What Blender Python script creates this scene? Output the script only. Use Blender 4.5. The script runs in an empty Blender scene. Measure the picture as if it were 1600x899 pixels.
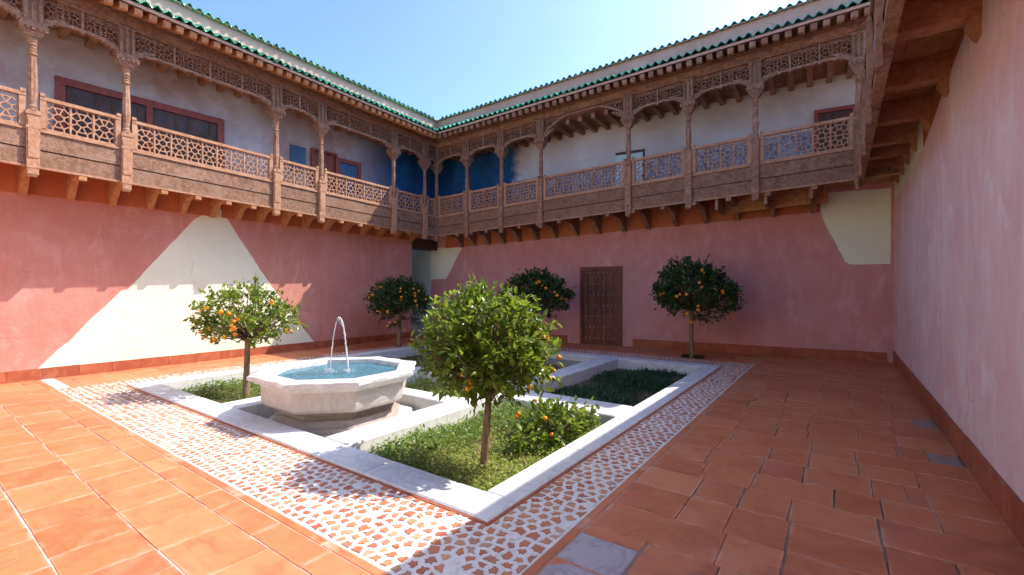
import bpy, bmesh, math, random
import numpy as np
from mathutils import Vector, Matrix
R = math.radians
random.seed(7); RNG = np.random.default_rng(7)
SC = bpy.context.scene
COL = SC.collection
# ------------------------------------------------------------------ camera
H = 1.6
FPX = 715.54                     # focal length in pixels of a 1600 px wide picture
YAW = 35.585
cam = bpy.data.cameras.new('camera'); co = bpy.data.objects.new('camera', cam); COL.objects.link(co)
co.location = (0, 0, H); co.rotation_euler = (R(90), 0, R(YAW))
cam.sensor_width = 36; cam.lens = 36 * FPX / 1600; cam.clip_end = 5000; cam.clip_start = 0.05
SC.camera = co
# ------------------------------------------------------------------ light
SUN_H, SUN_V = 0.50, 0.70        # horizontal travel of a shadow per metre of height, towards -x and -y
EL = math.atan(1 / math.hypot(SUN_H, SUN_V))
w = bpy.data.worlds.new('World'); SC.world = w; w.use_nodes = True
nt = w.node_tree; sky = nt.nodes.new('ShaderNodeTexSky'); sky.sky_type = 'NISHITA'; sky.sun_disc = False
sky.sun_elevation = EL; sky.sun_rotation = math.atan2(SUN_H, SUN_V); sky.altitude = 0
sky.air_density = 0.6; sky.dust_density = 1.9; sky.ozone_density = 8.0
bg = nt.nodes['Background']; bg.inputs[1].default_value = 0.15
nt.links.new(sky.outputs[0], bg.inputs[0])
sl = bpy.data.lights.new('sun', 'SUN'); sl.energy = 2.15; sl.angle = R(0.5); sl.color = (1, 0.93, 0.82)
so = bpy.data.objects.new('sun', sl); COL.objects.link(so)
so.rotation_euler = Vector((-SUN_H, -SUN_V, -1)).to_track_quat('-Z', 'Y').to_euler()
SC.view_settings.view_transform = 'Standard'; SC.view_settings.look = 'None'
SC.view_settings.exposure = 1.86; SC.view_settings.gamma = 1
SC.cycles.max_bounces = 10; SC.cycles.diffuse_bounces = 8; SC.cycles.transmission_bounces = 6

cY, sY = math.cos(R(YAW)), math.sin(R(YAW))
def proj(u, v, z):
    l = cY * u + sY * v; d = -sY * u + cY * v
    if d < 0.2: return None
    return 800 + FPX * l / d, 450 - FPX * (z - H) / d, d
# ------------------------------------------------------------------ materials
MATS = {}
class NT:
    def __init__(s, name):
        s.m = bpy.data.materials.new(name); s.m.use_nodes = True
        s.t = s.m.node_tree; s.b = s.t.nodes['Principled BSDF']; s.out = s.t.nodes['Material Output']
        s.co = s.n('ShaderNodeTexCoord').outputs['Object']
        g = s.n('ShaderNodeNewGeometry'); s.pos = g.outputs['Position']; s.isl = g.outputs['Random Per Island']
        s.rnd = s.n('ShaderNodeObjectInfo').outputs['Random']
    def n(s, t, **k):
        q = s.t.nodes.new(t)
        for a, b in k.items(): setattr(q, a, b)
        return q
    def link(s, a, b): s.t.links.new(a, b)
    def val(s, sock, v):
        if hasattr(v, 'is_linked') or isinstance(v, bpy.types.NodeSocket): s.link(v, sock)
        else: sock.default_value = v
    def math(s, op, a, b=0.0, c=None, clamp=False):
        q = s.n('ShaderNodeMath', operation=op, use_clamp=clamp); s.val(q.inputs[0], a); s.val(q.inputs[1], b)
        if c is not None: s.val(q.inputs[2], c)
        return q.outputs[0]
    def vmul(s, v, k):
        q = s.n('ShaderNodeVectorMath', operation='MULTIPLY'); s.link(v, q.inputs[0]); q.inputs[1].default_value = k; return q.outputs[0]
    def noise(s, scale, detail=4, rough=.55, vec=None, dist=0.0):
        q = s.n('ShaderNodeTexNoise'); q.inputs['Scale'].default_value = scale; q.inputs['Detail'].default_value = detail
        q.inputs['Roughness'].default_value = rough; q.inputs['Distortion'].default_value = dist
        s.link(vec or s.pos, q.inputs['Vector']); return q.outputs['Fac']
    def voro(s, scale, vec=None, feature='F1', out='Distance'):
        q = s.n('ShaderNodeTexVoronoi', feature=feature); q.inputs['Scale'].default_value = scale
        s.link(vec or s.pos, q.inputs['Vector']); return q.outputs[out]
    def ramp(s, fac, stops):
        q = s.n('ShaderNodeValToRGB'); e = q.color_ramp.elements
        while len(e) < len(stops): e.new(0.5)
        for i, (p, c) in enumerate(stops):
            e[i].position = p; e[i].color = (*c, 1) if len(c) == 3 else c
        s.val(q.inputs[0], fac); return q.outputs[0]
    def mix(s, f, a, b, mode='MIX'):
        q = s.n('ShaderNodeMix', data_type='RGBA', blend_type=mode); s.val(q.inputs[0], f)
        for sock, v in ((q.inputs[6], a), (q.inputs[7], b)):
            if isinstance(v, bpy.types.NodeSocket): s.link(v, sock)
            else: sock.default_value = (*v, 1)
        return q.outputs[2]
    def step(s, x, lo, hi):
        q = s.n('ShaderNodeMapRange'); s.val(q.inputs[0], x); q.inputs[1].default_value = lo; q.inputs[2].default_value = hi; return q.outputs[0]
    def bump(s, h, strength=.3, dist=.01):
        q = s.n('ShaderNodeBump'); q.inputs['Strength'].default_value = strength; q.inputs['Distance'].default_value = dist
        s.link(h, q.inputs['Height']); s.link(q.outputs[0], s.b.inputs['Normal'])
    def fin(s, key, colr, rough=.8, spec=.3):
        s.val(s.b.inputs['Base Color'], colr if isinstance(colr, bpy.types.NodeSocket) else (*colr, 1))
        s.val(s.b.inputs['Roughness'], rough); s.b.inputs['Specular IOR Level'].default_value = spec
        MATS[key] = s.m; return s.m

def plaster(key, base, dark, light, streak=.5, mott=.45):
    m = NT(key)
    a = m.noise(.9, 6, .65); b = m.noise(5, 5, .6); st = m.noise(3.2, 4, .6, m.vmul(m.pos, (1, 1, .22)), .4)
    c = m.mix(m.step(a, .35, .68), dark, base)
    c = m.mix(m.math('MULTIPLY', m.step(st, .5, .78), streak), c, light)
    c = m.mix(m.math('MULTIPLY', m.step(b, .3, .7), .25), c, base)
    p2 = m.noise(2.1, 7, .7, m.vmul(m.pos, (1, 1, .6)), 1.2)
    c = m.mix(m.math('MULTIPLY', m.step(p2, .54, .70), mott), c, light)
    c = m.mix(m.math('MULTIPLY', m.step(p2, .46, .32), mott), c, dark)
    wv = m.n('ShaderNodeVectorMath', operation='ADD'); m.link(m.pos, wv.inputs[0]); m.link(m.vmul(m.n('ShaderNodeTexNoise').outputs['Color'], (.25, .25, .25)), wv.inputs[1])
    sz = m.n('ShaderNodeSeparateXYZ'); m.link(m.pos, sz.inputs[0])
    salt = m.math('MULTIPLY', m.step(m.math('ADD', m.math('MULTIPLY', m.noise(2.6, 6, .7), 1.0), m.math('MULTIPLY', sz.outputs[2], -.28)), .44, .56), .38)
    c = m.mix(m.math('MULTIPLY', salt, m.step(m.noise(11, 5, .7), .35, .6)), c, light)
    cr = m.voro(.55, wv.outputs[0], 'DISTANCE_TO_EDGE')
    ck = m.math('MULTIPLY', m.step(cr, .006, .0015), m.step(a, .52, .62))
    c = m.mix(m.math('MULTIPLY', ck, .45), c, tuple(q * .55 for q in dark))
    f = m.noise(60, 4, .6); tr = m.noise(3.5, 6, .65, m.vmul(m.pos, (1, 1, 1.6)), .8)
    m.bump(m.math('ADD', m.math('ADD', m.math('MULTIPLY', f, .3), m.math('MULTIPLY', tr, 1.6)), m.math('MULTIPLY', m.noise(9, 5, .6), .7)), .45, .016)
    return m.fin(key, c, .85, .2)
plaster('pink', (.62, .305, .275), (.52, .225, .205), (.70, .44, .42), .40, .6)
plaster('rose_red', (.59, .265, .205), (.49, .195, .15), (.66, .38, .33), .35, .6)
plaster('gallery_brown', (.50, .47, .44), (.34, .22, .18), (.58, .56, .53), .5)
plaster('pink_worn', (.82, .60, .54), (.74, .46, .41), (.86, .78, .73), .7, .7)
plaster('pale', (.78, .80, .62), (.73, .75, .56), (.82, .83, .70), .3)
plaster('pale_green', (.62, .66, .48), (.55, .6, .43), (.68, .7, .55), .3)
plaster('grey_plaster', (.60, .61, .60), (.50, .46, .43), (.66, .67, .65), .5)
plaster('cream', (.56, .385, .29), (.47, .31, .23), (.62, .47, .37), .5)
plaster('orange', (.50, .16, .065), (.42, .12, .05), (.56, .24, .13), .4)
plaster('blue', (.02, .10, .24), (.012, .065, .16), (.04, .16, .30), .4)
def gallery(key, axis, lo, hi, base, dark, light):
    m = NT(key); a = m.noise(.9, 6, .65); b = m.noise(2.4, 6, .7, None, .8)
    c = m.mix(m.step(a, .36, .66), dark, base); c = m.mix(m.math('MULTIPLY', m.step(b, .52, .72), .6), c, light)
    sx = m.n('ShaderNodeSeparateXYZ'); m.link(m.pos, sx.inputs[0])
    w_ = m.step(m.math('ADD', sx.outputs[axis], m.math('MULTIPLY', m.math('SUBTRACT', b, .5), .8)), lo, hi)
    bl = m.mix(m.step(b, .35, .68), (.008, .055, .15), (.02, .105, .23))
    c = m.mix(w_, c, bl)
    m.bump(m.math('ADD', b, m.math('MULTIPLY', m.noise(50, 4, .6), .3)), .4, .014); return m.fin(key, c, .8, .2)
gallery('gallery_left', 1, 7.6, 9.3, (.50, .49, .465), (.37, .26, .215), (.58, .57, .54))
gallery('gallery_back', 0, -7.95, -8.25, (.58, .59, .575), (.48, .46, .44), (.65, .66, .64))
def dado():
    m = NT('dado'); v = m.voro(9, out='Color')
    sep = m.n('ShaderNodeSeparateColor'); m.link(v, sep.inputs[0])
    c = m.ramp(sep.outputs[0], [(0, (.05, .12, .24)), (.35, (.09, .19, .32)), (.6, (.26, .33, .36)), (.8, (.12, .10, .10)), (1, (.06, .10, .18))])
    return m.fin('dado', c, .35, .5)
dado()

def wood(key, c0, c1, c2, carve=.0, rough=.75, grain=(1, 1, 1)):
    m = NT(key)
    r = m.math('FRACT', m.math('ADD', m.rnd, m.isl))
    off = m.n('ShaderNodeCombineXYZ'); m.link(m.math('MULTIPLY', r, 37.0), off.inputs[0]); m.link(m.math('MULTIPLY', r, 11.0), off.inputs[2])
    va = m.n('ShaderNodeVectorMath', operation='ADD'); m.link(m.pos, va.inputs[0]); m.link(off.outputs[0], va.inputs[1])
    g = m.noise(14, 5, .65, m.vmul(va.outputs[0], grain), .6)
    b = m.noise(2.5, 4, .6, va.outputs[0])
    c = m.mix(m.step(g, .40, .60), c0, c1)
    ln = m.noise(30, 4, .7, m.vmul(va.outputs[0], (.35, .35, 2.2)), .3); c = m.mix(m.math('MULTIPLY', m.step(ln, .56, .68), .55), c, tuple(q * .45 for q in c0))
    c = m.mix(m.math('MULTIPLY', m.step(b, .5, .75), .55), c, c2)
    c = m.mix(m.math('MULTIPLY', r, .35), c, c0)
    h = g
    if carve:
        sq = m.n('ShaderNodeSeparateXYZ'); m.link(m.pos, sq.inputs[0]); cq = m.n('ShaderNodeCombineXYZ')
        m.link(m.math('ADD', sq.outputs[0], sq.outputs[1]), cq.inputs[0]); m.link(m.math('MULTIPLY', sq.outputs[2], 1.35), cq.inputs[1])
        q_ = m.n('ShaderNodeTexVoronoi', feature='SMOOTH_F1'); q_.voronoi_dimensions = '2D'; q_.inputs['Scale'].default_value = 15; q_.inputs['Randomness'].default_value = .22; q_.inputs['Smoothness'].default_value = .1
        m.link(cq.outputs[0], q_.inputs['Vector'])
        rg_ = m.math('SINE', m.math('MULTIPLY', q_.outputs['Distance'], 22.0)); v = m.math('ADD', m.math('MULTIPLY', m.math('ADD', rg_, 1.0), .28), m.math('MULTIPLY', m.noise(40, 3, .6), .18)); h = m.math('ADD', m.math('MULTIPLY', g, .5), m.math('MULTIPLY', m.step(v, .15, .5), 1.0))
        c = m.mix(m.math('MULTIPLY', m.step(v, .55, .3), .0), c, c0)
        c = m.mix(m.math('MULTIPLY', m.step(v, .42, .62), .55), c, (c0[0] * .5, c0[1] * .5, c0[2] * .5))
    m.bump(h, .5 if not carve else .7, .012)
    return m.fin(key, c, rough, .25)
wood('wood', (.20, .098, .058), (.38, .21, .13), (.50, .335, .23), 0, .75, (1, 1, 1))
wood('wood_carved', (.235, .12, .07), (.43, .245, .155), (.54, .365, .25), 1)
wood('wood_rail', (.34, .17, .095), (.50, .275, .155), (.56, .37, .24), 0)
wood('wood_warm', (.33, .14, .06), (.50, .24, .105), (.56, .35, .20), 0)
wood('wood_door', (.13, .04, .024), (.22, .075, .04), (.27, .11, .07), 0, .5, (1, 1, .15))
wood('wood_red', (.20, .05, .035), (.28, .08, .06), (.32, .12, .09), 0, .6)
wood('wood_dark', (.05, .03, .022), (.11, .065, .045), (.15, .09, .07), 0, .6)

def terracotta(key, cols, gl=.5, edge=False):
    m = NT(key)
    r = m.math('FRACT', m.math('ADD', m.rnd, m.isl))
    base = m.ramp(r, [(i / (len(cols) - 1), c) for i, c in enumerate(cols)])
    off = m.n('ShaderNodeCombineXYZ'); m.link(m.math('MULTIPLY', r, 53.0), off.inputs[0]); m.link(m.math('MULTIPLY', r, 91.0), off.inputs[1])
    va = m.n('ShaderNodeVectorMath', operation='ADD'); m.link(m.pos, va.inputs[0]); m.link(off.outputs[0], va.inputs[1])
    a = m.noise(3.0, 6, .65, va.outputs[0], 1.2); b = m.noise(22, 5, .65, va.outputs[0])
    c = m.mix(m.math('MULTIPLY', m.step(a, .5, .75), .5), base, (.58, .25, .13))
    c = m.mix(m.math('MULTIPLY', m.step(a, .48, .28), .55), c, (.24, .075, .035))
    c = m.mix(m.math('MULTIPLY', m.step(b, .55, .8), .2), c, (.60, .36, .24))
    if edge:   # worn, chalky arrises of each tile
        so_ = m.n('ShaderNodeSeparateXYZ'); m.link(m.co, so_.inputs[0])
        e = m.math('MAXIMUM', m.math('ABSOLUTE', so_.outputs[0]), m.math('ABSOLUTE', so_.outputs[1]))
        e = m.math('MULTIPLY', m.step(m.math('ADD', e, m.math('MULTIPLY', m.math('SUBTRACT', b, .5), .08)), .452, .495), m.step(a, .42, .62))
        c = m.mix(m.math('MULTIPLY', e, .5), c, (.66, .42, .32))
        st = m.noise(7, 5, .7, m.vmul(va.outputs[0], (.35, 2.6, 1)), .8)
        c = m.mix(m.math('MULTIPLY', m.step(st, .56, .72), .30), c, (.60, .27, .15)); c = m.mix(m.math('MULTIPLY', m.step(st, .44, .30), .35), c, (.33, .085, .035))
    # chalky scuffs that run across several tiles
    s1 = m.noise(1.1, 5, .7, m.pos, 1.5)
    c = m.mix(m.math('MULTIPLY', m.step(s1, .60, .78), .2), c, (.62, .38, .28))
    m.bump(m.math('ADD', m.math('MULTIPLY', a, 1.2), m.math('MULTIPLY', b, .4)), .30, .008)
    rg = m.math('ADD', m.math('MULTIPLY', b, .3), gl - .12)
    return m.fin(key, c, rg, .35)
TC = [(.51, .15, .058), (.56, .185, .074), (.48, .13, .048), (.58, .205, .088), (.53, .16, .062), (.46, .13, .06)]
terracotta('tile', TC, .46, True); terracotta('tile_far', TC, .46)
terracotta('tile_dark', [(.33, .080, .036), (.38, .100, .044), (.29, .068, .032)], .6)
terracotta('mosaic_red', [(.46, .16, .075), (.54, .24, .12), (.40, .12, .06), (.54, .32, .18), (.34, .10, .065), (.48, .17, .08), (.44, .30, .20)], .6)
def simple(key, a, b, scale=8, rough=.8, bs=.3, spec=.3):
    m = NT(key); f = m.noise(scale, 5, .65); g = m.noise(scale * 6, 4, .6)
    c = m.mix(m.step(f, .32, .68), a, b)
    m.bump(m.math('ADD', f, m.math('MULTIPLY', g, .5)), bs, .01)
    return m.fin(key, c, rough, spec)
def mortarm():
    m = NT('mortar'); a = m.noise(1.3, 5, .65); b = m.noise(7, 5, .65)
    sx = m.n('ShaderNodeSeparateXYZ'); m.link(m.pos, sx.inputs[0])
    old = m.step(m.math('ADD', sx.outputs[0], m.math('MULTIPLY', a, 1.2)), -1.6, -.4)   # the mortar turns darker towards the right
    c = m.mix(m.step(b, .3, .7), (.46, .33, .26), (.62, .50, .42))
    d = m.mix(m.step(a, .40, .62), (.13, .075, .055), (.34, .22, .17))
    m.bump(b, .4, .01); m.fin('mortar', m.mix(old, c, d), .9, .2)
mortarm()
simple('mosaic_white', (.74, .70, .65), (.60, .55, .49), 16, .7, .5)
simple('ground', (.30, .2, .13), (.38, .27, .19), 2)
simple('soil', (.10, .065, .04), (.17, .11, .07), 20, .95, .8)
simple('granite', (.22, .13, .095), (.42, .31, .25), 70)
simple('iron', (.05, .045, .04), (.09, .08, .07), 20, .45, .2, .5)
simple('dark_glass', (.035, .02, .016), (.085, .05, .04), 5, .45, .3, .3)
simple('blue_paint', (.03, .09, .17), (.05, .13, .22), 6, .5)
simple('teal_pane', (.38, .56, .56), (.52, .68, .66), 2, .3)
def marble(key, light=(.68, .67, .65), vein=(.36, .36, .37), amt=.45, warm=(.72, .60, .48)):
    m = NT(key)
    r = m.math('FRACT', m.math('ADD', m.rnd, m.isl))
    off = m.n('ShaderNodeCombineXYZ'); m.link(m.math('MULTIPLY', r, 43.0), off.inputs[0])
    va = m.n('ShaderNodeVectorMath', operation='ADD'); m.link(m.pos, va.inputs[0]); m.link(off.outputs[0], va.inputs[1])
    a = m.noise(2.2, 8, .68, va.outputs[0], 2.2)
    v = m.math('ABSOLUTE', m.math('SUBTRACT', a, .5))
    f = m.step(v, .055, .0)
    b = m.noise(1.4, 5, .6, va.outputs[0], .6)
    c = m.mix(m.math('MULTIPLY', f, amt), light, vein)
    c = m.mix(m.math('MULTIPLY', m.step(b, .45, .75), .40), c, tuple(q * .8 for q in light))
    c = m.mix(m.math('MULTIPLY', m.step(m.noise(3.5, 5, .7), .55, .8), .35), c, warm)
    m.bump(m.noise(30, 5, .6), .12, .006)
    return m.fin(key, c, m.math('ADD', m.math('MULTIPLY', a, .25), .3), .4)
marble('marble')
marble('marble_old', (.54, .49, .45), (.34, .31, .29), .5, (.44, .33, .25))
marble('marble_base', (.36, .31, .28), (.22, .18, .165), .35, (.27, .20, .16))
simple('basin_stone', (.10, .10, .10), (.17, .16, .15), 9, .5)
simple('stud_iron', (.26, .20, .16), (.38, .31, .26), 30, .4, .2, .5)
marble('marble_lilac', (.42, .36, .37), (.22, .18, .18), .6, (.40, .30, .28))
def glaze():
    m = NT('green_glaze'); r = m.math('FRACT', m.math('ADD', m.rnd, m.isl)); f = m.noise(18, 3, .6)
    c = m.ramp(r, [(0, (.006, .15, .075)), (.5, (.015, .26, .14)), (.85, (.04, .38, .22)), (1, (.008, .10, .06))])
    c = m.mix(m.math('MULTIPLY', m.step(f, .52, .75), .6), c, (.10, .36, .22))
    m.bump(f, .25, .01); return m.fin('green_glaze', c, .16, .6)
glaze()
def leafmat(key, ramp, trans=(.20, .32, .03), gloss=.34, tw=.35):
    m = NT(key); r = m.math('FRACT', m.math('ADD', m.math('MULTIPLY', m.rnd, 1.0), m.isl))
    c = m.ramp(r, ramp)
    m.fin(key, c, gloss, .45)
    tr = m.n('ShaderNodeBsdfTranslucent'); m.link(m.mix(.6, c, trans), tr.inputs[0])
    mx = m.n('ShaderNodeMixShader'); mx.inputs[0].default_value = tw
    m.link(m.b.outputs[0], mx.inputs[1]); m.link(tr.outputs[0], mx.inputs[2]); m.link(mx.outputs[0], m.out.inputs[0])
    return m.m
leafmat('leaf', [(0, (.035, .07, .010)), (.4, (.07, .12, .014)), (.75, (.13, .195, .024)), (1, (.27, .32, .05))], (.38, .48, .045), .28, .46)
leafmat('leaf_shaded', [(0, (.014, .045, .010)), (.6, (.024, .07, .014)), (1, (.05, .115, .02))], (.06, .12, .015), .4, .22)  # orange leaves again, with the shade of the rear court put into the colour
leafmat('cover', [(0, (.11, .19, .025)), (.4, (.23, .31, .045)), (.75, (.37, .42, .09)), (.92, (.46, .43, .13)), (1, (.38, .20, .08))], (.46, .58, .10), .6, .45)
leafmat('cover_green', [(0, (.06, .12, .02)), (.5, (.12, .21, .03)), (1, (.26, .33, .06))], (.26, .40, .05), .5, .35)
leafmat('grass_dark', [(0, (.018, .05, .018)), (.6, (.03, .08, .028)), (1, (.06, .12, .04))], (.05, .11, .03), .5, .25)
def orange():
    m = NT('orange_fruit'); r = m.math('FRACT', m.math('ADD', m.rnd, m.isl))
    c = m.ramp(r, [(0, (.80, .22, .008)), (.6, (.84, .30, .012)), (1, (.80, .46, .03))])
    m.bump(m.noise(120, 2, .5), .15, .003); return m.fin('orange_fruit', c, .4, .4)
orange()
def barkm():
    m = NT('bark'); f = m.noise(30, 5, .7, m.vmul(m.pos, (1, 1, .25)))
    c = m.mix(m.step(f, .35, .65), (.16, .105, .06), (.30, .21, .13)); m.bump(f, .7, .01); return m.fin('bark', c, .9, .15)
barkm()
def waterm():
    m = NT('water'); m.b.inputs['Transmission Weight'].default_value = .75; m.b.inputs['IOR'].default_value = 1.33
    n1 = m.noise(16, 4, .6, None, 1.6); n2 = m.noise(45, 3, .5)
    m.bump(m.math('ADD', n1, m.math('MULTIPLY', n2, .4)), .55, .03)
    return m.fin('water', (.16, .42, .55), .03, .5)
waterm()
def jetm():
    m = NT('water_jet'); m.b.inputs['Transmission Weight'].default_value = .45; m.b.inputs['IOR'].default_value = 1.33
    m.bump(m.noise(90, 3, .6), .8, .01); return m.fin('water_jet', (.92, .95, .97), .12, .6)
jetm()
simple('basin_blue', (.10, .28, .36), (.18, .38, .44), 9, .6)
simple('pool_dark', (.012, .02, .022), (.03, .04, .045), 6, .05, .15, .5)

# ------------------------------------------------------------------ mesh helpers
WL = {}
class MB:
    def __init__(s): s.v = []; s.f = []; s.sm = False
    def add(s, vs, fs):
        k = len(s.v); s.v.extend(tuple(p) for p in vs); s.f.extend(tuple(i + k for i in f) for f in fs); return s
    def hexa(s, p):   # 8 corners: bottom 0-3 ring, top 4-7 ring
        return s.add(p, [(3, 2, 1, 0), (4, 5, 6, 7), (0, 1, 5, 4), (1, 2, 6, 5), (2, 3, 7, 6), (3, 0, 4, 7)])
    def box(s, x0, x1, y0, y1, z0, z1):
        return s.hexa([(x0, y0, z0), (x1, y0, z0), (x1, y1, z0), (x0, y1, z0), (x0, y0, z1), (x1, y0, z1), (x1, y1, z1), (x0, y1, z1)])
    def cbox(s, x0, x1, y0, y1, z0, z1, c):   # box with its top edges chamfered
        p = [(x0, y0, z0), (x1, y0, z0), (x1, y1, z0), (x0, y1, z0)]
        q = [(x, y, z1 - c) for x, y, _ in p]
        t = [(x0 + c, y0 + c, z1), (x1 - c, y0 + c, z1), (x1 - c, y1 - c, z1), (x0 + c, y1 - c, z1)]
        fs = [(3, 2, 1, 0), (8, 9, 10, 11)]
        for i in range(4):
            j = (i + 1) % 4; fs += [(i, j, j + 4, i + 4), (i + 4, j + 4, j + 8, i + 8)]
        return s.add(p + q + t, fs)
    def prism(s, pts, a, b, fn):   # outline pts (2d) extruded from a to b, fn(p, q, t) -> xyz
        n = len(pts); k = len(s.v)
        s.v.extend([fn(p[0], p[1], a) for p in pts] + [fn(p[0], p[1], b) for p in pts])
        s.f.append(tuple(k + i for i in range(n))[::-1]); s.f.append(tuple(k + n + i for i in range(n)))
        for i in range(n):
            j = (i + 1) % n; s.f.append((k + i, k + j, k + n + j, k + n + i))
        return s
    def tube(s, pts, rad, n=8, cap=True):
        pts = [Vector(p) for p in pts]; k = len(s.v); m = len(pts)
        up = Vector((0, 0, 1)); 
        for i, p in enumerate(pts):
            t = (pts[min(i + 1, m - 1)] - pts[max(i - 1, 0)]).normalized()
            a = t.cross(up if abs(t.z) < .9 else Vector((1, 0, 0))).normalized(); b = t.cross(a)
            r = rad[i] if hasattr(rad, '__len__') else rad
            for j in range(n):
                an = 2 * math.pi * j / n; s.v.append(tuple(p + r * (math.cos(an) * a + math.sin(an) * b)))
        for i in range(m - 1):
            for j in range(n):
                q = (j + 1) % n; s.f.append((k + i * n + j, k + i * n + q, k + (i + 1) * n + q, k + (i + 1) * n + j))
        if cap: s.f.append(tuple(k + j for j in range(n))[::-1]); s.f.append(tuple(k + (m - 1) * n + j for j in range(n)))
        return s
    def lathe(s, prof, cx, cy, n=14, rot=0.0, cap=True):
        k = len(s.v); m = len(prof)
        for r, z in prof:
            for j in range(n):
                a = rot + 2 * math.pi * j / n; s.v.append((cx + r * math.cos(a), cy + r * math.sin(a), z))
        for i in range(m - 1):
            for j in range(n):
                q = (j + 1) % n; s.f.append((k + i * n + j, k + i * n + q, k + (i + 1) * n + q, k + (i + 1) * n + j))
        if cap: s.f.append(tuple(k + j for j in range(n))[::-1]); s.f.append(tuple(k + (m - 1) * n + j for j in range(n)))
        return s
    def mesh(s, name, mat, c=(0, 0, 0)):
        me = bpy.data.meshes.new(name)
        a = np.array(s.v, dtype=float) - np.array(c)
        me.from_pydata(a.tolist(), [], s.f)
        if s.sm: me.polygons.foreach_set('use_smooth', [True] * len(me.polygons))
        me.materials.append(MATS[mat]); return me
def wloc(o): return Vector(WL.get(o.name, (0, 0, 0)))
def link(name, data, parent=None, loc=(0, 0, 0), rot=None, scale=None):
    o = bpy.data.objects.new(name, data); COL.objects.link(o)
    WL[o.name] = tuple(loc)
    if parent: o.parent = parent; o.location = Vector(loc) - wloc(parent)
    else: o.location = loc
    if rot: o.rotation_euler = rot
    if scale: o.scale = scale
    return o
def obj(name, mb, mat, parent=None, fix=False, kind=None):
    a = np.array(mb.v); c = (a.min(0) + a.max(0)) / 2
    me = mb.mesh(name, mat, c)
    if fix:
        bm = bmesh.new(); bm.from_mesh(me); bmesh.ops.recalc_face_normals(bm, faces=bm.faces); bm.to_mesh(me); bm.free()
    o = link(name, me, parent, tuple(c))
    if kind: o['kind'] = kind
    return o
def empty(name, loc): return link(name, None, None, loc)
def tag(o, label=None, cat=None, group=None, kind=None):
    for k, v in (('label', label), ('category', cat), ('group', group), ('kind', kind)):
        if v: o[k] = v
    return o

# ------------------------------------------------------------------ voronoi cells
def clip(poly, nx, ny, c):          # keep nx*x+ny*y <= c
    out = []; n = len(poly)
    for i in range(n):
        p, q = poly[i], poly[(i + 1) % n]
        a, b = nx * p[0] + ny * p[1] - c, nx * q[0] + ny * q[1] - c
        if a <= 0: out.append(p)
        if (a < 0 < b) or (b < 0 < a):
            t = a / (a - b); out.append((p[0] + t * (q[0] - p[0]), p[1] + t * (q[1] - p[1])))
    return out
def cells(x0, x1, y0, y1, sx, sy, jit, rng, sym=False):
    nx, ny = max(1, round((x1 - x0) / sx)), max(1, round((y1 - y0) / sy)); dx, dy = (x1 - x0) / nx, (y1 - y0) / ny
    P = {}
    for i in range(nx):
        for j in range(ny):
            o = .25 if j % 2 else -.25
            P[i, j] = (x0 + dx * (i + .5 + o * .8 + rng.uniform(-jit, jit)), y0 + dy * (j + .5 + rng.uniform(-jit, jit)))
    if sym:
        X, Y = x0 + x1, y0 + y1
        for (i, j) in list(P):
            a, b = min(i, nx - 1 - i), min(j, ny - 1 - j); px, py = P[a, b]
            if a == nx - 1 - a: px = X / 2
            if b == ny - 1 - b: py = Y / 2
            P[i, j] = (px if i == a else X - px, py if j == b else Y - py)
    res = []
    for (i, j), p in P.items():
        poly = [(x0, y0), (x1, y0), (x1, y1), (x0, y1)]
        for a in range(i - 2, i + 3):
            for b in range(j - 2, j + 3):
                q = P.get((a, b))
                if q is None or q == p: continue
                ex, ey = q[0] - p[0], q[1] - p[1]
                poly = clip(poly, ex, ey, ex * (p[0] + q[0]) / 2 + ey * (p[1] + q[1]) / 2)
                if len(poly) < 3: break
            if len(poly) < 3: break
        if len(poly) >= 3: res.append(poly)
    return res
def lattice(mb, x0, x1, y0, y1, sx, sy, bar, d0, d1, fn, rng, floor=None, jit=.34):
    for poly in cells(x0, x1, y0, y1, sx, sy, jit, rng, True):
        if floor:
            cx = sum(p[0] for p in poly) / len(poly); e = .02
            yv = floor(cx); sl = (floor(cx + e) - floor(cx - e)) / (2 * e)
            poly = clip(poly, sl, -1, sl * cx - yv)
            if len(poly) < 3: continue
        # drop near-duplicate corners
        q = [p for i, p in enumerate(poly) if math.hypot(p[0] - poly[i - 1][0], p[1] - poly[i - 1][1]) > .004]
        if len(q) < 3: continue
        cx = sum(p[0] for p in q) / len(q); cy = sum(p[1] for p in q) / len(q)
        outer = []
        for i, p in enumerate(q):
            r = q[(i + 1) % len(q)]; outer += [p, ((p[0] + r[0]) / 2, (p[1] + r[1]) / 2)]
        mids = [math.hypot(outer[i][0] - cx, outer[i][1] - cy) for i in range(1, len(outer), 2)]
        rm = sum(mids) / len(mids)
        if rm < bar * 1.1:
            n = len(q); mb.prism(q, d0, d1, fn); continue
        inner = []
        for i, p in enumerate(outer):
            r = math.hypot(p[0] - cx, p[1] - cy) or 1e-6
            t = min(r - bar * (.55 if i % 2 else .95), rm * 1.12) / r
            t = max(.25, t); inner.append((cx + (p[0] - cx) * t, cy + (p[1] - cy) * t))
        n = len(outer); k = len(mb.v)
        for ring, d in ((outer, d0), (inner, d0), (inner, d1), (outer, d1)):
            mb.v.extend(fn(p[0], p[1], d) for p in ring)
        for i in range(n):
            j = (i + 1) % n
            for a in range(3): mb.f.append((k + a * n + i, k + a * n + j, k + (a + 1) * n + j, k + (a + 1) * n + i))

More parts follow.
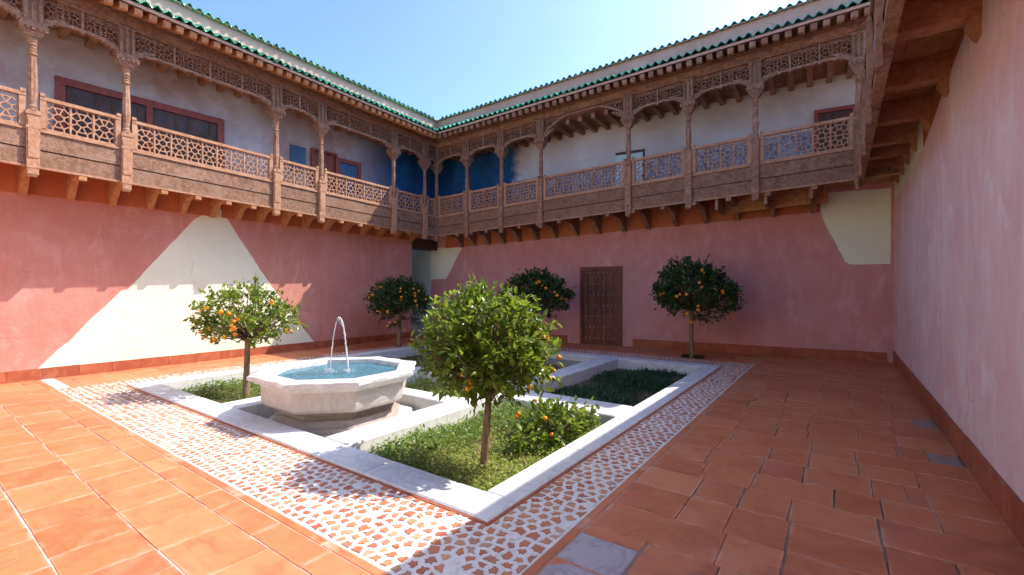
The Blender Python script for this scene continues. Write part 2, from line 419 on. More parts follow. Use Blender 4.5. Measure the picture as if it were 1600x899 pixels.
# ------------------------------------------------------------------ GROUND AND FLOOR
g = MB(); g.add([(-900, -900, -.62), (900, -900, -.62), (900, 900, -.62), (-900, 900, -.62)], [(0, 1, 2, 3)])
o = obj('ground', g, 'ground'); o['kind'] = 'structure'
FX0, FX1, FY0, FY1 = -11.6, .97, -5.2, 12.75       # courtyard
MX0, MX1, MY0, MY1 = -10.0, -1.45, 1.69, 10.72      # outer edge of the mosaic
KX0, KX1, KY0, KY1 = -9.45, -1.94, 2.43, 9.95       # outer edge of the marble kerb
def ring(mb, a, b, z0, z1):
    (x0, x1, y0, y1), (X0, X1, Y0, Y1) = a, b
    mb.box(x0, x1, y0, Y0, z0, z1); mb.box(x0, x1, Y1, y1, z0, z1); mb.box(x0, X0, Y0, Y1, z0, z1); mb.box(X1, x1, Y0, Y1, z0, z1)
mb = MB(); ring(mb, (FX0 - 3, FX1 + .4, FY0 - 3, FY1 + .4), (MX0, MX1, MY0, MY1), -.55, -.0055)
floor = tag(obj('courtyard_floor', mb, 'mortar'), kind='structure')

def tile_mesh(i, jj):
    rr = random.Random(i); mb = MB(); c = .006
    p = [(-.5, -.5), (.5, -.5), (.5, .5), (-.5, .5)]
    p = [(x + rr.uniform(-.012, .012), y + rr.uniform(-.012, .012)) for x, y in p]
    zz = [rr.uniform(-.10, .10) for _ in p]
    a = [(x, y, -1.0) for x, y in p]; b = [(x, y, z - .30) for (x, y), z in zip(p, zz)]
    t = [(x * (1 - 2 * c), y * (1 - 2 * c), z) for (x, y), z in zip(p, zz)]
    mb.add(a + b + t, [(8, 9, 10, 11)] + [(i_, (i_ + 1) % 4, (i_ + 1) % 4 + 4, i_ + 4) for i_ in range(4)] + [(i_ + 4, (i_ + 1) % 4 + 4, (i_ + 1) % 4 + 8, i_ + 8) for i_ in range(4)])
    return mb
TILES = [tile_mesh(i, 0) for i in range(8)]
tiles = []
def lay(x0, x1, y0, y1, rows, lens, gap=.008):
    y = y0; rr = random.Random(int(x0 * 100 + y0 * 10))
    while y < y1 - .05:
        h = rr.uniform(*rows); 
        if y + h > y1 - .12: h = y1 - y
        x = x0 - rr.uniform(0, .3)
        while x < x1 - .02:
            l = rr.uniform(*lens) * (.55 if rr.random() < .14 else 1); a, b = max(x, x0), min(x + l, x1)
            if x1 - b < .10: b = x1; l = b - x
            if b - a > .05: tiles.append((a + gap / 2, b - gap / 2, y + gap / 2, y + h - gap / 2))
            x += l
        y += h
def lay_cols(x0, x1, y0, y1, rows, n, gap=.007):
    rr = random.Random(8); y = y0; base = [x0 + (x1 - x0) * i / n for i in range(n + 1)]
    wob = [0] * (n + 1)
    while y < y1 - .05:
        h = rr.uniform(*rows)
        if y + h > y1 - .14: h = y1 - y
        xs = []
        for i in range(n + 1):
            wob[i] = 0 if i in (0, n) else max(-.09, min(.09, wob[i] * .7 + rr.gauss(0, .035)))
            if i in (0, n) or rr.random() > .15: xs.append(base[i] + wob[i])
            if i < n and rr.random() < .07: xs.append(base[i] + wob[i] + .55 * (base[1] - base[0]))
        for a, b in zip(xs[:-1], xs[1:]):
            k = rr.uniform(-.004, .004)
            tiles.append((a + gap * rr.uniform(.3, .9), b - gap * rr.uniform(.3, .9), y + gap * rr.uniform(.3, .8), y + h - gap * rr.uniform(.3, .8)))
        y += h
SLABS = [(-1.37, -.99, 2.37, 2.70), (-1.37, -1.0, 1.93, 2.355)]     # two lilac marble slabs at the corner of the mosaic
S2 = [(.68, .905, 5.62, 5.94), (.72, .905, 7.0, 7.4)]                # two grey granite patches by the wall
lay_cols(MX1 + .07, FX1 - .04, MY0, FY1, (.37, .43), 6)
lay(FX0, MX1 + .07, FY0 + 2.0, MY0 - .07, (.40, .44), (.38, .62))
lay_cols(MX1 + .07, FX1 - .04, FY0 + 2.0, MY0, (.37, .43), 6)
lay(FX0, MX0 - .07, MY0 - .07, FY1, (.36, .44), (.40, .62))
lay(MX0 - .07, MX1 + .07, MY1 + .07, FY1, (.33, .42), (.45, .65))
def hit(t, bs): return any(t[0] < b[1] - .02 and t[1] > b[0] + .02 and t[2] < b[3] - .02 and t[3] > b[2] + .02 for b in bs)
WS = [(-11.25, -10.05, 1.69, 1.86)]
new = []
for t in tiles:
    if hit(t, SLABS + S2 + WS):   # cut the tile round the slab
        for b in SLABS + S2 + WS:
            if hit(t, [b]):
                if b[0] - t[0] > .06: new.append((t[0], b[0] - .006, t[2], t[3]))
                if t[1] - b[1] > .06: new.append((b[1] + .006, t[1], t[2], t[3]))
                lo, hi = max(t[0], b[0]), min(t[1], b[1])
                if b[2] - t[2] > .05: new.append((lo, hi, t[2], b[2] - .006))
                if t[3] - b[3] > .05: new.append((lo, hi, b[3] + .006, t[3]))
                break
    else: new.append(t)
tiles = new
def area(t):
    cx, cy = (t[0] + t[1]) / 2, (t[2] + t[3]) / 2; p = proj(cx, cy, 0)
    if not p or not (-80 < p[0] < 1680 and p[1] < 960): return 0
    return (t[1] - t[0]) * (t[3] - t[2]) / p[2] ** 3
tiles.sort(key=area, reverse=True)
TM = [t.mesh('floor_tile', 'tile') for t in TILES]
rest = MB()
for i, t in enumerate(tiles):
    sx, sy = t[1] - t[0], t[3] - t[2]; cx, cy = (t[0] + t[1]) / 2, (t[2] + t[3]) / 2; j = random.randrange(8)
    zj = random.uniform(-.001, .002)
    if i < 300:
        link('floor_tile', TM[j], floor, (cx, cy, zj), None, (sx, sy, .022))
    else:
        rest.add([(v[0] * sx + cx, v[1] * sy + cy, v[2] * .022 + zj) for v in TILES[j].v], TILES[j].f)
obj('floor_tile', rest, 'tile_far', floor, kind='stuff')
for b in SLABS: obj('marble_slab', MB().cbox(*b, -.05, .002, .006), 'marble_lilac', floor)
for b in S2: obj('granite_slab', MB().cbox(*b, -.05, .001, .006), 'granite', floor)
for b in WS: obj('white_slab', MB().cbox(*b, -.05, .002, .006), 'marble', floor)
# thin terracotta border round the mosaic
for x0, x1, y0, y1 in ((MX0 - .065, MX1 + .065, MY0 - .065, MY0 - .005), (MX0 - .065, MX1 + .065, MY1 + .005, MY1 + .065), (MX0 - .065, MX0 - .005, MY0, MY1), (MX1 + .005, MX1 + .065, MY0, MY1)):
    n = max(1, round(max(x1 - x0, y1 - y0) / 1.2))
    for i in range(n):
        if x1 - x0 > y1 - y0: a = (x0 + (x1 - x0) * i / n + .004, x0 + (x1 - x0) * (i + 1) / n - .004, y0, y1)
        else: a = (x0, x1, y0 + (y1 - y0) * i / n + .004, y0 + (y1 - y0) * (i + 1) / n - .004)
        obj('border_tile', MB().cbox(*a, -.05, -.001, .005), 'tile', floor)

# ------------------------------------------------------------------ MOSAIC
mb = MB(); ring(mb, (MX0, MX1, MY0, MY1), (KX0, KX1, KY0, KY1), -.54, -.004)
mosaic = tag(obj('mosaic_path', mb, 'mosaic_white'), kind='structure')
stones = []
rg = random.Random(3)
for (x0, x1, y0, y1) in ((MX0, MX1, MY0, KY0), (MX0, MX1, KY1, MY1), (MX0, KX0, KY0, KY1), (KX1, MX1, KY0, KY1)):
    for poly in cells(x0 + .004, x1 - .004, y0 + .004, y1 - .004, .089, .086, .30, rg):
        cx = sum(p[0] for p in poly) / len(poly); cy = sum(p[1] for p in poly) / len(poly)
        pts = []
        tt = rg.uniform(.58, .78)
        for i, p in enumerate(poly):
            q = poly[(i + 1) % len(poly)]
            if math.hypot(p[0] - q[0], p[1] - q[1]) < .012: continue
            k = tt * rg.uniform(.78, 1.14); pts.append((cx + (p[0] - cx) * k, cy + (p[1] - cy) * k))
            if rg.random() < .75 and math.hypot(p[0] - q[0], p[1] - q[1]) > .035:
                k = tt * rg.uniform(.55, .92); mx, my = (p[0] + q[0]) / 2, (p[1] + q[1]) / 2; pts.append((cx + (mx - cx) * k, cy + (my - cy) * k))
        if len(pts) >= 3: stones.append((cx, cy, pts, 'mosaic_white' if rg.random() < .08 else 'mosaic_red'))
def sa(s):
    p = proj(s[0], s[1], 0)
    return 0 if (not p or not (-30 < p[0] < 1630 and p[1] < 930)) else 1 / p[2] ** 3
stones.sort(key=sa, reverse=True)
rest = MB()
for i, (cx, cy, pts, m) in enumerate(stones):
    mb = MB() if i < 300 else rest
    n = len(pts); zt = rg.uniform(-.001, .003); k = len(mb.v)
    for f_, z in ((1.0, -.02), (1.0, zt - .002), (.93, zt)):
        mb.v.extend((cx + (p[0] - cx) * f_, cy + (p[1] - cy) * f_, z) for p in pts)
    for a in range(2):
        for j in range(n): mb.f.append((k + a * n + j, k + a * n + (j + 1) % n, k + (a + 1) * n + (j + 1) % n, k + (a + 1) * n + j))
    mb.f.append(tuple(k + 2 * n + j for j in range(n)))
    if i < 300: obj('mosaic_stone', mb, m, mosaic)
obj('mosaic_stone', rest, 'mosaic_red', mosaic, kind='stuff')

for x0, x1, y0, y1 in ((KX0 - .022, KX1 + .022, KY0 - .022, KY0 - .002), (KX0 - .022, KX1 + .022, KY1 + .002, KY1 + .022), (KX0 - .022, KX0 - .002, KY0, KY1), (KX1 + .002, KX1 + .022, KY0, KY1)):
    obj('edging_strip', MB().cbox(x0, x1, y0, y1, -.05, .006, .003), 'tile_dark', mosaic)
# ------------------------------------------------------------------ MARBLE KERB, BEDS
kerb = tag(empty('garden_kerb', (-5.7, 6.2, 0)), kind='structure')
def kerb_run(x0, x1, y0, y1, z1=.025, z0=-.5, L=1.25, dz=0):
    along = x1 - x0 > y1 - y0; n = max(1, round((x1 - x0 if along else y1 - y0) / L))
    cut = [0] + sorted((i + random.uniform(-.12, .12)) / n for i in range(1, n)) + [1]
    for i in range(n):
        a, b = cut[i], cut[i + 1]; q = .0018
        bx = (x0 + (x1 - x0) * a + q, x0 + (x1 - x0) * b - q, y0, y1) if along else (x0, x1, y0 + (y1 - y0) * a + q, y0 + (y1 - y0) * b - q)
        obj('kerb_slab', MB().cbox(*bx, z0, z1 + dz + random.uniform(-.002, .002), .012), 'marble', kerb)
BX = [-9.12, -6.85, -6.42, -4.40, -3.98, -2.23]        # edges of the three columns of beds
kerb_run(KX0, KX1, KY0, 2.77)                          # front
kerb_run(KX0, KX1, 9.6, KY1)
kerb_run(KX0, BX[0], 2.77, 9.6); kerb_run(BX[5], KX1, 2.77, 9.6)
kerb_run(BX[1], BX[2], 2.77, 9.6); kerb_run(BX[3], BX[4], 2.77, 9.6, dz=.006)
kerb_run(BX[0], BX[1], 5.3, 5.8); kerb_run(BX[4], BX[5], 5.30, 5.88); kerb_run(BX[2], BX[3], 4.58, 4.90); kerb_run(BX[2], BX[3], 6.0, 6.6)
BEDS = {'front': (BX[4], BX[5], 2.77, 5.30), 'grass': (BX[4], BX[5], 5.88, 9.6), 'left': (BX[0], BX[1], 2.77, 5.3), 'leftback': (BX[0], BX[1], 5.8, 9.6), 'mid': (BX[2], BX[3], 4.9, 6.0)}
for k, b in BEDS.items():
    mb = MB(); n = 14
    for i in range(n + 1):
        for j in range(n + 1):
            e = min(i, n - i, j, n - j); z = -.20 + .03 * math.sin(i * 1.3 + j) * (e > 0)
            mb.v.append((b[0] + (b[1] - b[0]) * i / n, b[2] + (b[3] - b[2]) * j / n, z))
    for i in range(n):
        for j in range(n): q = i * (n + 1) + j; mb.f.append((q, q + n + 1, q + n + 2, q + 1))
    mb.sm = True
    tag(obj('planting_soil', mb, 'soil'), kind='structure')
mb = MB(); mb.add([(BX[2], 2.77, -.36), (BX[3], 2.77, -.36), (BX[3], 4.58, -.36), (BX[2], 4.58, -.36)], [(0, 1, 2, 3)])
tag(obj('basin_floor', mb, 'basin_stone'), kind='structure')
mb = MB(); mb.add([(BX[2], 6.6, -.12), (BX[3], 6.6, -.12), (BX[3], 9.6, -.12), (BX[2], 9.6, -.12)], [(0, 1, 2, 3)])
tag(obj('pool_water', mb, 'pool_dark'), kind='structure')

# leaf templates ------------------------------------------------------
def leaf_template(w_, fold=.10, droop=.12, n=3):
    ys = np.linspace(0, 1, n + 2); P = []; F = []
    wid = [w_ * math.sin(math.pi * (y ** .8)) for y in ys]
    zc = [-droop * y * y for y in ys]
    P.append((0, 0, 0))
    for i in range(1, n + 1):
        P += [(-wid[i], ys[i], zc[i] + fold * wid[i] * 3), (0, ys[i], zc[i]), (wid[i], ys[i], zc[i] + fold * wid[i] * 3)]
    P.append((0, 1, zc[-1]))
    F += [(0, 2, 1), (0, 3, 2)]
    for i in range(n - 1):
        a = 1 + 3 * i; F += [(a, a + 1, a + 4, a + 3), (a + 1, a + 2, a + 5, a + 4)]
    a = 1 + 3 * (n - 1); t = len(P) - 1; F += [(a, a + 1, t), (a + 1, a + 2, t)]
    return np.array(P), F
def place_leaves(mb, pos, dirs, size, T, F, nor=None):
    k0 = len(mb.v); n = len(pos); y = dirs / np.linalg.norm(dirs, axis=1, keepdims=True)
    up = nor if nor is not None else np.tile((0, 0, 1.), (n, 1)) + RNG.normal(0, .45, (n, 3))
    x = np.cross(y, up); x /= np.linalg.norm(x, axis=1, keepdims=True) + 1e-9; z = np.cross(x, y)
    V = pos[:, None, :] + size[:, None, None] * (T[None, :, 0:1] * x[:, None, :] + T[None, :, 1:2] * y[:, None, :] + T[None, :, 2:3] * z[:, None, :])
    mb.v.extend(map(tuple, V.reshape(-1, 3))); m = len(T)
    for i in range(n):
        b = k0 + i * m
        for f in F: mb.f.append(tuple(b + q for q in f))
LT = leaf_template(.24, .10, .18, 3); LT2 = leaf_template(.27, .10, .15, 1); BL = leaf_template(.07, .0, .35, 1)
def cover(name, bed, n, size, zlo, zhi, mat, kind='leafy', clump=8, seed=1, dens=None):
    r = np.random.default_rng(seed); x0, x1, y0, y1 = bed
    P = np.column_stack([r.uniform(x0 + .02, x1 - .02, n), r.uniform(y0 + .02, y1 - .02, n)])
    hx = .5 + .25 * np.sin(P[:, 0] * 3.1 + 1 + seed) + .25 * np.sin(P[:, 1] * 3.7 + P[:, 0] * 1.3) + r.normal(0, .12, n)
    if dens is not None: keep = r.random(n) < dens(P[:, 0], P[:, 1]); P = P[keep]; hx = hx[keep]
    n = len(P); z = zlo + np.clip(hx, 0, 1) * (zhi - zlo) * r.uniform(.25, 1, n)
    mb = MB()
    if kind == 'leafy':
        d = r.normal(0, 1, (n, 3)); d[:, 2] = np.abs(d[:, 2]) * .6 + .1
        place_leaves(mb, np.column_stack([P, z]), d, r.uniform(.6, 1.3, n) * size, *LT2)
    else:
        d = r.normal(0, .45, (n, 3)); d[:, 2] = 1
        place_leaves(mb, np.column_stack([P, np.full(n, zlo)]), d, np.clip(hx, .25, 1.1) * size * r.uniform(.6, 1.2, n), *BL)
    return tag(obj(name, mb, mat), kind='stuff')
FB = BEDS['front']
tag(cover('ground_cover', FB, 15000, .036, -.20, -.02, 'cover', seed=1), 'yellow green ground cover around the trunk of the large front orange tree', 'ground cover')
tag(cover('ground_cover', (FB[0], FB[0] + .7, FB[2], FB[3]), 1800, .05, -.15, .02, 'cover_green', seed=5), 'taller green weeds along the inner marble kerb of the front bed', 'ground cover')
tag(cover('ground_cover', BEDS['left'], 9000, .045, -.20, -.03, 'cover_green', seed=2), 'bright green ground cover under the small orange tree left of the fountain', 'ground cover')
tag(cover('ground_cover', BEDS['mid'], 4200, .045, -.2, -.03, 'cover', seed=3), 'low green plants in the bed directly behind the fountain', 'ground cover')
tag(cover('grass', BEDS['grass'], 16000, .17, -.20, 0, 'grass_dark', 'blade', seed=4), 'dark green grass in the shaded bed before the studded door', 'grass')
tag(cover('ground_cover', BEDS['leftback'], 3000, .05, -.2, -.05, 'cover_green', seed=6), 'low plants in the rear bed behind the small left orange tree', 'ground cover')

# ------------------------------------------------------------------ WINGS OF THE COURTYARD
class Wing:
    def __init__(s, root, o, es, ed, k, D0, D1, rz, mir):
        s.root, s.o, s.es, s.ed, s.k, s.rz, s.mir = root, o, es, ed, k, rz, mir
        s.D0, s.D1 = D0, D1; s.cache = {}
    def D(s, q): return s.D0 + (s.D1 - s.D0) * q / 11.36
    def P(s, q, d, z, raw=False):
        return (s.o[0] + s.es[0] * q + s.ed[0] * d, s.o[1] + s.es[1] * q + s.ed[1] * d, z + (0 if raw else s.k * q))
    def wb(s, mb, s0, s1, d0, d1, z0, z1, raw=False, mitre=False, wall=False):
        def c(q, d, z, first):
            if wall: d = s.D(q) + d
            if mitre and first: q = -d
            return s.P(q, d, z, raw)
        return mb.hexa([c(s0, d0, z0, 1), c(s1, d0, z0, 0), c(s1, d1, z0, 0), c(s0, d1, z0, 1), c(s0, d0, z1, 1), c(s1, d0, z1, 0), c(s1, d1, z1, 0), c(s0, d1, z1, 1)])
    def prof(s, mb, pts, s0, s1, mitre=True):   # (d,z) outline swept along the wing
        return mb.prism(pts, 0, 1, lambda d, z, t: s.P((s1 if t else (-d if mitre else s0)), d, z))
    def part(s, name, mb, mat, parent=None, **k): return obj(name, mb, mat, parent or s.root, fix=True, **k)
    def piece(s, name, build, mat, q, parent=None, key=None, dz=0, dd=0, rz=0, var=0, tilt=False):
        """a repeat: its local x runs along the wing, y into the building, z up; meshes are shared"""
        ck = (key or name, var)
        if ck not in s.cache:
            mb = MB(); build(mb)
            me = mb.mesh(name, mat); bm = bmesh.new(); bm.from_mesh(me); bmesh.ops.recalc_face_normals(bm, faces=bm.faces); bm.to_mesh(me); bm.free()
            s.cache[ck] = me
        if parent:
            o = bpy.data.objects.new(name, s.cache[ck]); COL.objects.link(o); o.parent = parent; o.location = (0, 0, dz); WL[o.name] = WL[parent.name]; return o
        p = s.P(q, dd, dz)
        return link(name, s.cache[ck], s.root, p, (0, (s.k if s.mir else -s.k) if tilt else 0, s.rz + rz))

def post_b(top):
    def f(mb):
        mb.box(-.075, .075, -.075, .05, 3.20, top); mb.box(-.06, .06, -.085, -.075, 3.36, top - .12)
        mb.box(-.085, .085, -.088, .05, 3.82, 3.86); mb.box(-.085, .085, -.085, .05, top - .07, top - .03)
        mb.hexa([(-.05, -.06, 3.07), (.05, -.06, 3.07), (.05, .03, 3.07), (-.05, .03, 3.07), (-.068, -.07, 3.20), (.068, -.07, 3.20), (.068, .045, 3.20), (-.068, .045, 3.20)])
        mb.box(-.065, .065, -.072, .04, 3.10, 3.13)
    return f
def colonette_b(bot, twist):
    def f(mb):
        b, t = bot, 5.23; h = t - b
        pr = [(.070, b), (.072, b + .03), (.05, b + .045), (.06, b + .07), (.044, b + .10), (.05, b + .14), (.060, b + .25 * h), (.062, b + .36 * h), (.056, b + .55 * h), (.048, b + .70 * h), (.044, b + .78 * h), (.058, b + .79 * h), (.058, b + .81 * h), (.045, b + .82 * h), (.055, b + .845 * h), (.045, b + .86 * h), (.055, b + .885 * h), (.045, b + .90 * h), (.06, b + .93 * h), (.052, b + .95 * h), (.075, t)]
        if not twist:
            n = 16; k = len(mb.v)
            for i, (r, z) in enumerate(pr):
                fl = 1 if (i < 6 or i > 10) else .86
                for j in range(n):
                    a = 2 * math.pi * j / n; q = r * (1 if j % 2 else fl); mb.v.append((q * math.cos(a), -.012 + q * math.sin(a), z))
            for i in range(len(pr) - 1):
                for j in range(n): q = (j + 1) % n; mb.f.append((k + i * n + j, k + i * n + q, k + (i + 1) * n + q, k + (i + 1) * n + j))
        else:
            n = 12; m = 40; k = len(mb.v)
            for i in range(m):
                z = b + h * i / (m - 1); r = np.interp(z, [p[1] for p in pr], [p[0] for p in pr])
                tw = b + .16 < z < b + .78 * h
                for j in range(n):
                    a = 2 * math.pi * j / n; q = r * (1 + (.16 * math.cos(3 * a + (z - b) * 22) if tw else 0)); mb.v.append((q * math.cos(a), -.012 + q * math.sin(a), z))
            for i in range(m - 1):
                for j in range(n): q = (j + 1) % n; mb.f.append((k + i * n + j, k + i * n + q, k + (i + 1) * n + q, k + (i + 1) * n + j))
    return f
def capital_b(mb):
    for i, (w0, w1, z0, z1) in enumerate(((.07, .09, 5.22, 5.27), (.10, .11, 5.27, 5.30), (.11, .15, 5.30, 5.40), (.165, .165, 5.40, 5.44), (.14, .15, 5.44, 5.50))):
        e = .75
        mb.hexa([(-w0, -w0 * e - .012, z0), (w0, -w0 * e - .012, z0), (w0, w0 * e, z0), (-w0, w0 * e, z0), (-w1, -w1 * e - .012, z1), (w1, -w1 * e - .012, z1), (w1, w1 * e, z1), (-w1, w1 * e, z1)])
    for x in (-.14, -.07, 0, .07, .14): mb.box(x - .02, x + .02, -.138, -.12, 5.36, 5.41)   # carved beads under the abacus
def pier_b(mb):
    mb.box(-.115, .115, -.06, .10, 5.50, 6.015)
    for x in (-.085, 0, .085): mb.box(x - .022, x + .022, -.082, -.06, 5.52, 6.0)
    mb.box(-.125, .125, -.09, .10, 5.94, 5.985)
def corbel_b(sg):
    def f(mb):
        pts = [(.115, 5.50), (.165, 5.49), (.18, 5.53), (.215, 5.525), (.23, 5.565), (.275, 5.565), (.285, 5.60), (.34, 5.605), (.35, 5.635), (.43, 5.645), (.42, 5.68), (.30, 5.672), (.22, 5.64), (.115, 5.60)]
        mb.prism(pts, -.05, .055, lambda a, b, t: (sg * a, t, b))
    return f
def tile_b(L, rise, seed):
    def f(mb):
        rr = random.Random(seed); n = 10; w_ = .168; th = .02
        def z(x): return .036 * math.sin(2 * math.pi * x / w_ + .6)
        k = len(mb.v)
        for yy, zz in ((0, 0), (L, rise)):
            for dz in (0, -th):
                for i in range(n + 1):
                    x = -w_ / 2 + w_ * i / n * 1.02; mb.v.append((x + rr.uniform(-.002, .002), yy + rr.uniform(-.004, .004), zz + z(x) + dz))
        m = n + 1
        for i in range(n):
            a = k + i
            mb.f += [(a, a + 1, a + 2 * m + 1, a + 2 * m), (a + m, a + 3 * m, a + 3 * m + 1, a + m + 1), (a, a + m, a + m + 1, a + 1), (a + 2 * m, a + 2 * m + 1, a + 3 * m + 1, a + 3 * m)]
    return f
def rafter_b(mb):
    pts = [(-.50, 6.125), (-.485, 6.09), (-.44, 6.075), (.03, 6.27), (.03, 6.375), (-.50, 6.195)]
    mb.prism(pts, -.055, .055, lambda d, z, t: (t, d, z))

def build_wing(w, posts, s_end, rail_top, col_bot, specials, name, twist=(), in_shade=0):
    rt = w.root; rr = random.Random(name)
    # longitudinal timbers
    for (d0, d1, z0, z1, nm, mt) in ((-.010, .05, 3.25, 3.50, 'fascia_board', 'wood_carved'), (-.022, .05, 3.515, 3.79, 'fascia_board', 'wood_carved'), (-.045, .05, 3.795, 3.825, 'fascia_rail', 'wood_rail'), (-.028, .05, 3.215, 3.246, 'fascia_rail', 'wood_rail'),
                                     (-.07, .14, 6.02, 6.155, 'beam', 'wood'), (-.09, .14, 6.16, 6.27, 'beam', 'wood_carved'), (-.055, .10, 5.985, 6.016, 'beam_trim', 'wood')):
        cuts = [0] + ([p for p in posts if p > .8 and p < s_end] if nm == 'fascia_board' else []) + [s_end]
        for i in range(len(cuts) - 1):
            mb = MB(); w.wb(mb, cuts[i] + (.002 if i else 0), cuts[i + 1] - .002, d0, d1, z0, z1, mitre=(i == 0)); w.part(nm, mb, mt)
    # gallery deck and its underside, ceiling, roof, parapet
    mb = MB(); w.prof(mb, [(.051, 3.405), (2.3, 3.405), (2.3, 3.78), (.051, 3.78)], 0, s_end); w.part('gallery_deck', mb, 'wood_warm')
    mb = MB(); w.prof(mb, [(.02, 5.90), (2.3, 5.90), (2.3, 6.0), (.02, 6.0)], 0, s_end); w.part('gallery_ceiling', mb, 'wood')
    mb = MB(); w.prof(mb, [(.145, 6.002), (2.4, 6.002), (2.4, 6.5), (.145, 6.5)], 0, s_end); w.part('roof', mb, 'cream')
    mb = MB(); w.prof(mb, [(-.03, 6.28), (.13, 6.28), (.13, 6.84), (-.03, 6.84)], 0, s_end); w.part('parapet', mb, 'cream')
    mb = MB(); w.prof(mb, [(-.535, 6.205), (-.535, 6.262), (-.034, 6.45), (-.034, 6.385)], 0, s_end); w.part('eave_band', mb, 'cream')
    q = .56; i = 0
    while q < s_end - .05:
        w.piece('rafter', rafter_b, 'wood_warm' if not in_shade else 'wood', q + rr.uniform(-.008, .008)); q += .205  # sunlit wing: warmer timber; shaded wing: darker copy, light put into the colour
    q = .30; n = 0
    while q < s_end:
        v = n % 5
        o = w.piece('roof_tile', tile_b(.56, .205, v), 'green_glaze', q, key='low', dz=6.305 + rr.uniform(-.008, .008), dd=-.60 + rr.uniform(-.012, .012), rz=rr.uniform(-.03, .03), var=v, tilt=True)
        if q > .35 or n % 2: w.piece('parapet_tile', tile_b(.36, .05, v + 9), 'green_glaze', q - .15, key='high', dz=6.875 + rr.uniform(-.006, .006), dd=-.13 + rr.uniform(-.01, .01), rz=rr.uniform(-.03, .03), var=v, tilt=True)
        q += .168; n += 1
    mb = MB(); w.prof(mb, [(-.10, 6.845), (.2, 6.845), (.2, 6.90), (-.10, 6.862)], 0, s_end); w.part('parapet_coping', mb, 'cream')
    # ceiling joists
    q = .15
    while q < s_end - .1:
        mb = MB(); w.wb(mb, q, q + .10, .145, w.D(q) - .005, 5.76, 5.898); w.part('ceiling_joist', mb, 'wood'); q += .36
    # posts
    for i, p in enumerate(posts):
        if p == 0 and w.mir: continue
        o = w.piece('post', post_b(col_bot + .01), 'wood_rail' if not in_shade else 'wood', p)  # posts of the shaded wing take a darker wood, shade set into the colour
        w.piece('colonette', colonette_b(col_bot, i in twist), 'wood', p, o, var=int(i in twist)); w.piece('capital', capital_b, 'wood_carved', p, o)
        o = w.piece('pier', pier_b, 'wood_carved', p)
        if i > 0 or True:
            for sg in (-1, 1):
                if i == 0 and ((sg < 0) != w.mir): continue
                w.piece('corbel', corbel_b(sg), 'wood_carved', p, o, key='corbel%d' % sg)
    # bays
    for i in range(len(posts) - 1):
        a, b = posts[i] + .078, posts[i + 1] - .078
        f = MB(); zb, zt = 3.828, rail_top
        w.wb(f, a, b, -.035, .05, zt - .055, zt); w.wb(f, a, b, -.02, .045, zb, zb + .04)
        w.wb(f, a, a + .075, -.028, .045, zb + .04, zt - .055); w.wb(f, b - .075, b, -.028, .045, zb + .04, zt - .055)
        w.wb(f, a, a + .06, -.045, .05, zt, zt + .05); w.wb(f, b - .06, b, -.045, .05, zt, zt + .05)
        o = w.part('balustrade_panel', f, 'wood_rail')
        x0, x1, y0, y1 = a + .075, b - .075, zb + .04, zt - .055
        nb = max(1, round((x1 - x0) / .26)); lt = MB()
        for j in range(nb):
            u0, u1 = x0 + (x1 - x0) * j / nb, x0 + (x1 - x0) * (j + 1) / nb
            lattice(lt, u0 + .006, u1 - .006, y0, y1, .086, .086, .0135, -.006, .026, lambda x, y, d: w.P(x, d, y), random.Random(21), jit=.40)
            if j: w.wb(lt, u0 - .011, u0 + .011, -.014, .03, y0, y1)
        obj('lattice', lt, 'wood_rail', o)
        # frieze
        a, b = posts[i] + .117, posts[i + 1] - .117; L = b - a
        sp = i in specials
        zm = 5.67 if L < 1.4 else 5.645
        if sp: bot = lambda x: 5.62 + .34 * (min(1, min(x - a, b - x) / .62)) ** .75 if min(x - a, b - x) < .62 else 5.96
        else: bot = lambda x: zm - .07 * max(0, 1 - min(x - a, b - x) / .38) ** 1.4
        f = MB(); n = 26
        for j in range(n):
            u0, u1 = a + L * j / n, a + L * (j + 1) / n; m0, m1 = bot(u0), bot(u1)
            sc = .010 * (j % 2) 
            f.hexa([w.P(u0, -.045, m0 - .04 - sc), w.P(u1, -.045, m1 - .04 - sc), w.P(u1, .05, m1 - .04 - sc), w.P(u0, .05, m0 - .04 - sc), w.P(u0, -.045, m0 + .004), w.P(u1, -.045, m1 + .004), w.P(u1, .05, m1 + .004), w.P(u0, .05, m0 + .004)])
        nm_ = 0 if sp else max(1, round(L / .58))
        for j in range(1, nm_):
            u = a + L * j / nm_; w.wb(f, u - .016, u + .016, -.032, .04, bot(u), 5.984)
            w.wb(f, u - .022, u + .022, -.052, .045, bot(u) - .075, bot(u) - .03)
        o = w.part('frieze_panel', f, 'wood'); lt = MB()
        nl = max(2, round(L / .58)) if sp else nm_
        for j in range(nl): lattice(lt, a + L * j / nl + .004, a + L * (j + 1) / nl - .004, 5.5 if not sp else 5.55, 5.984, .074, .072, .0105, -.008, .03, lambda x, y, d: w.P(x, d, y), random.Random(33), floor=bot, jit=.46)
        obj('lattice', lt, 'wood_carved', o)

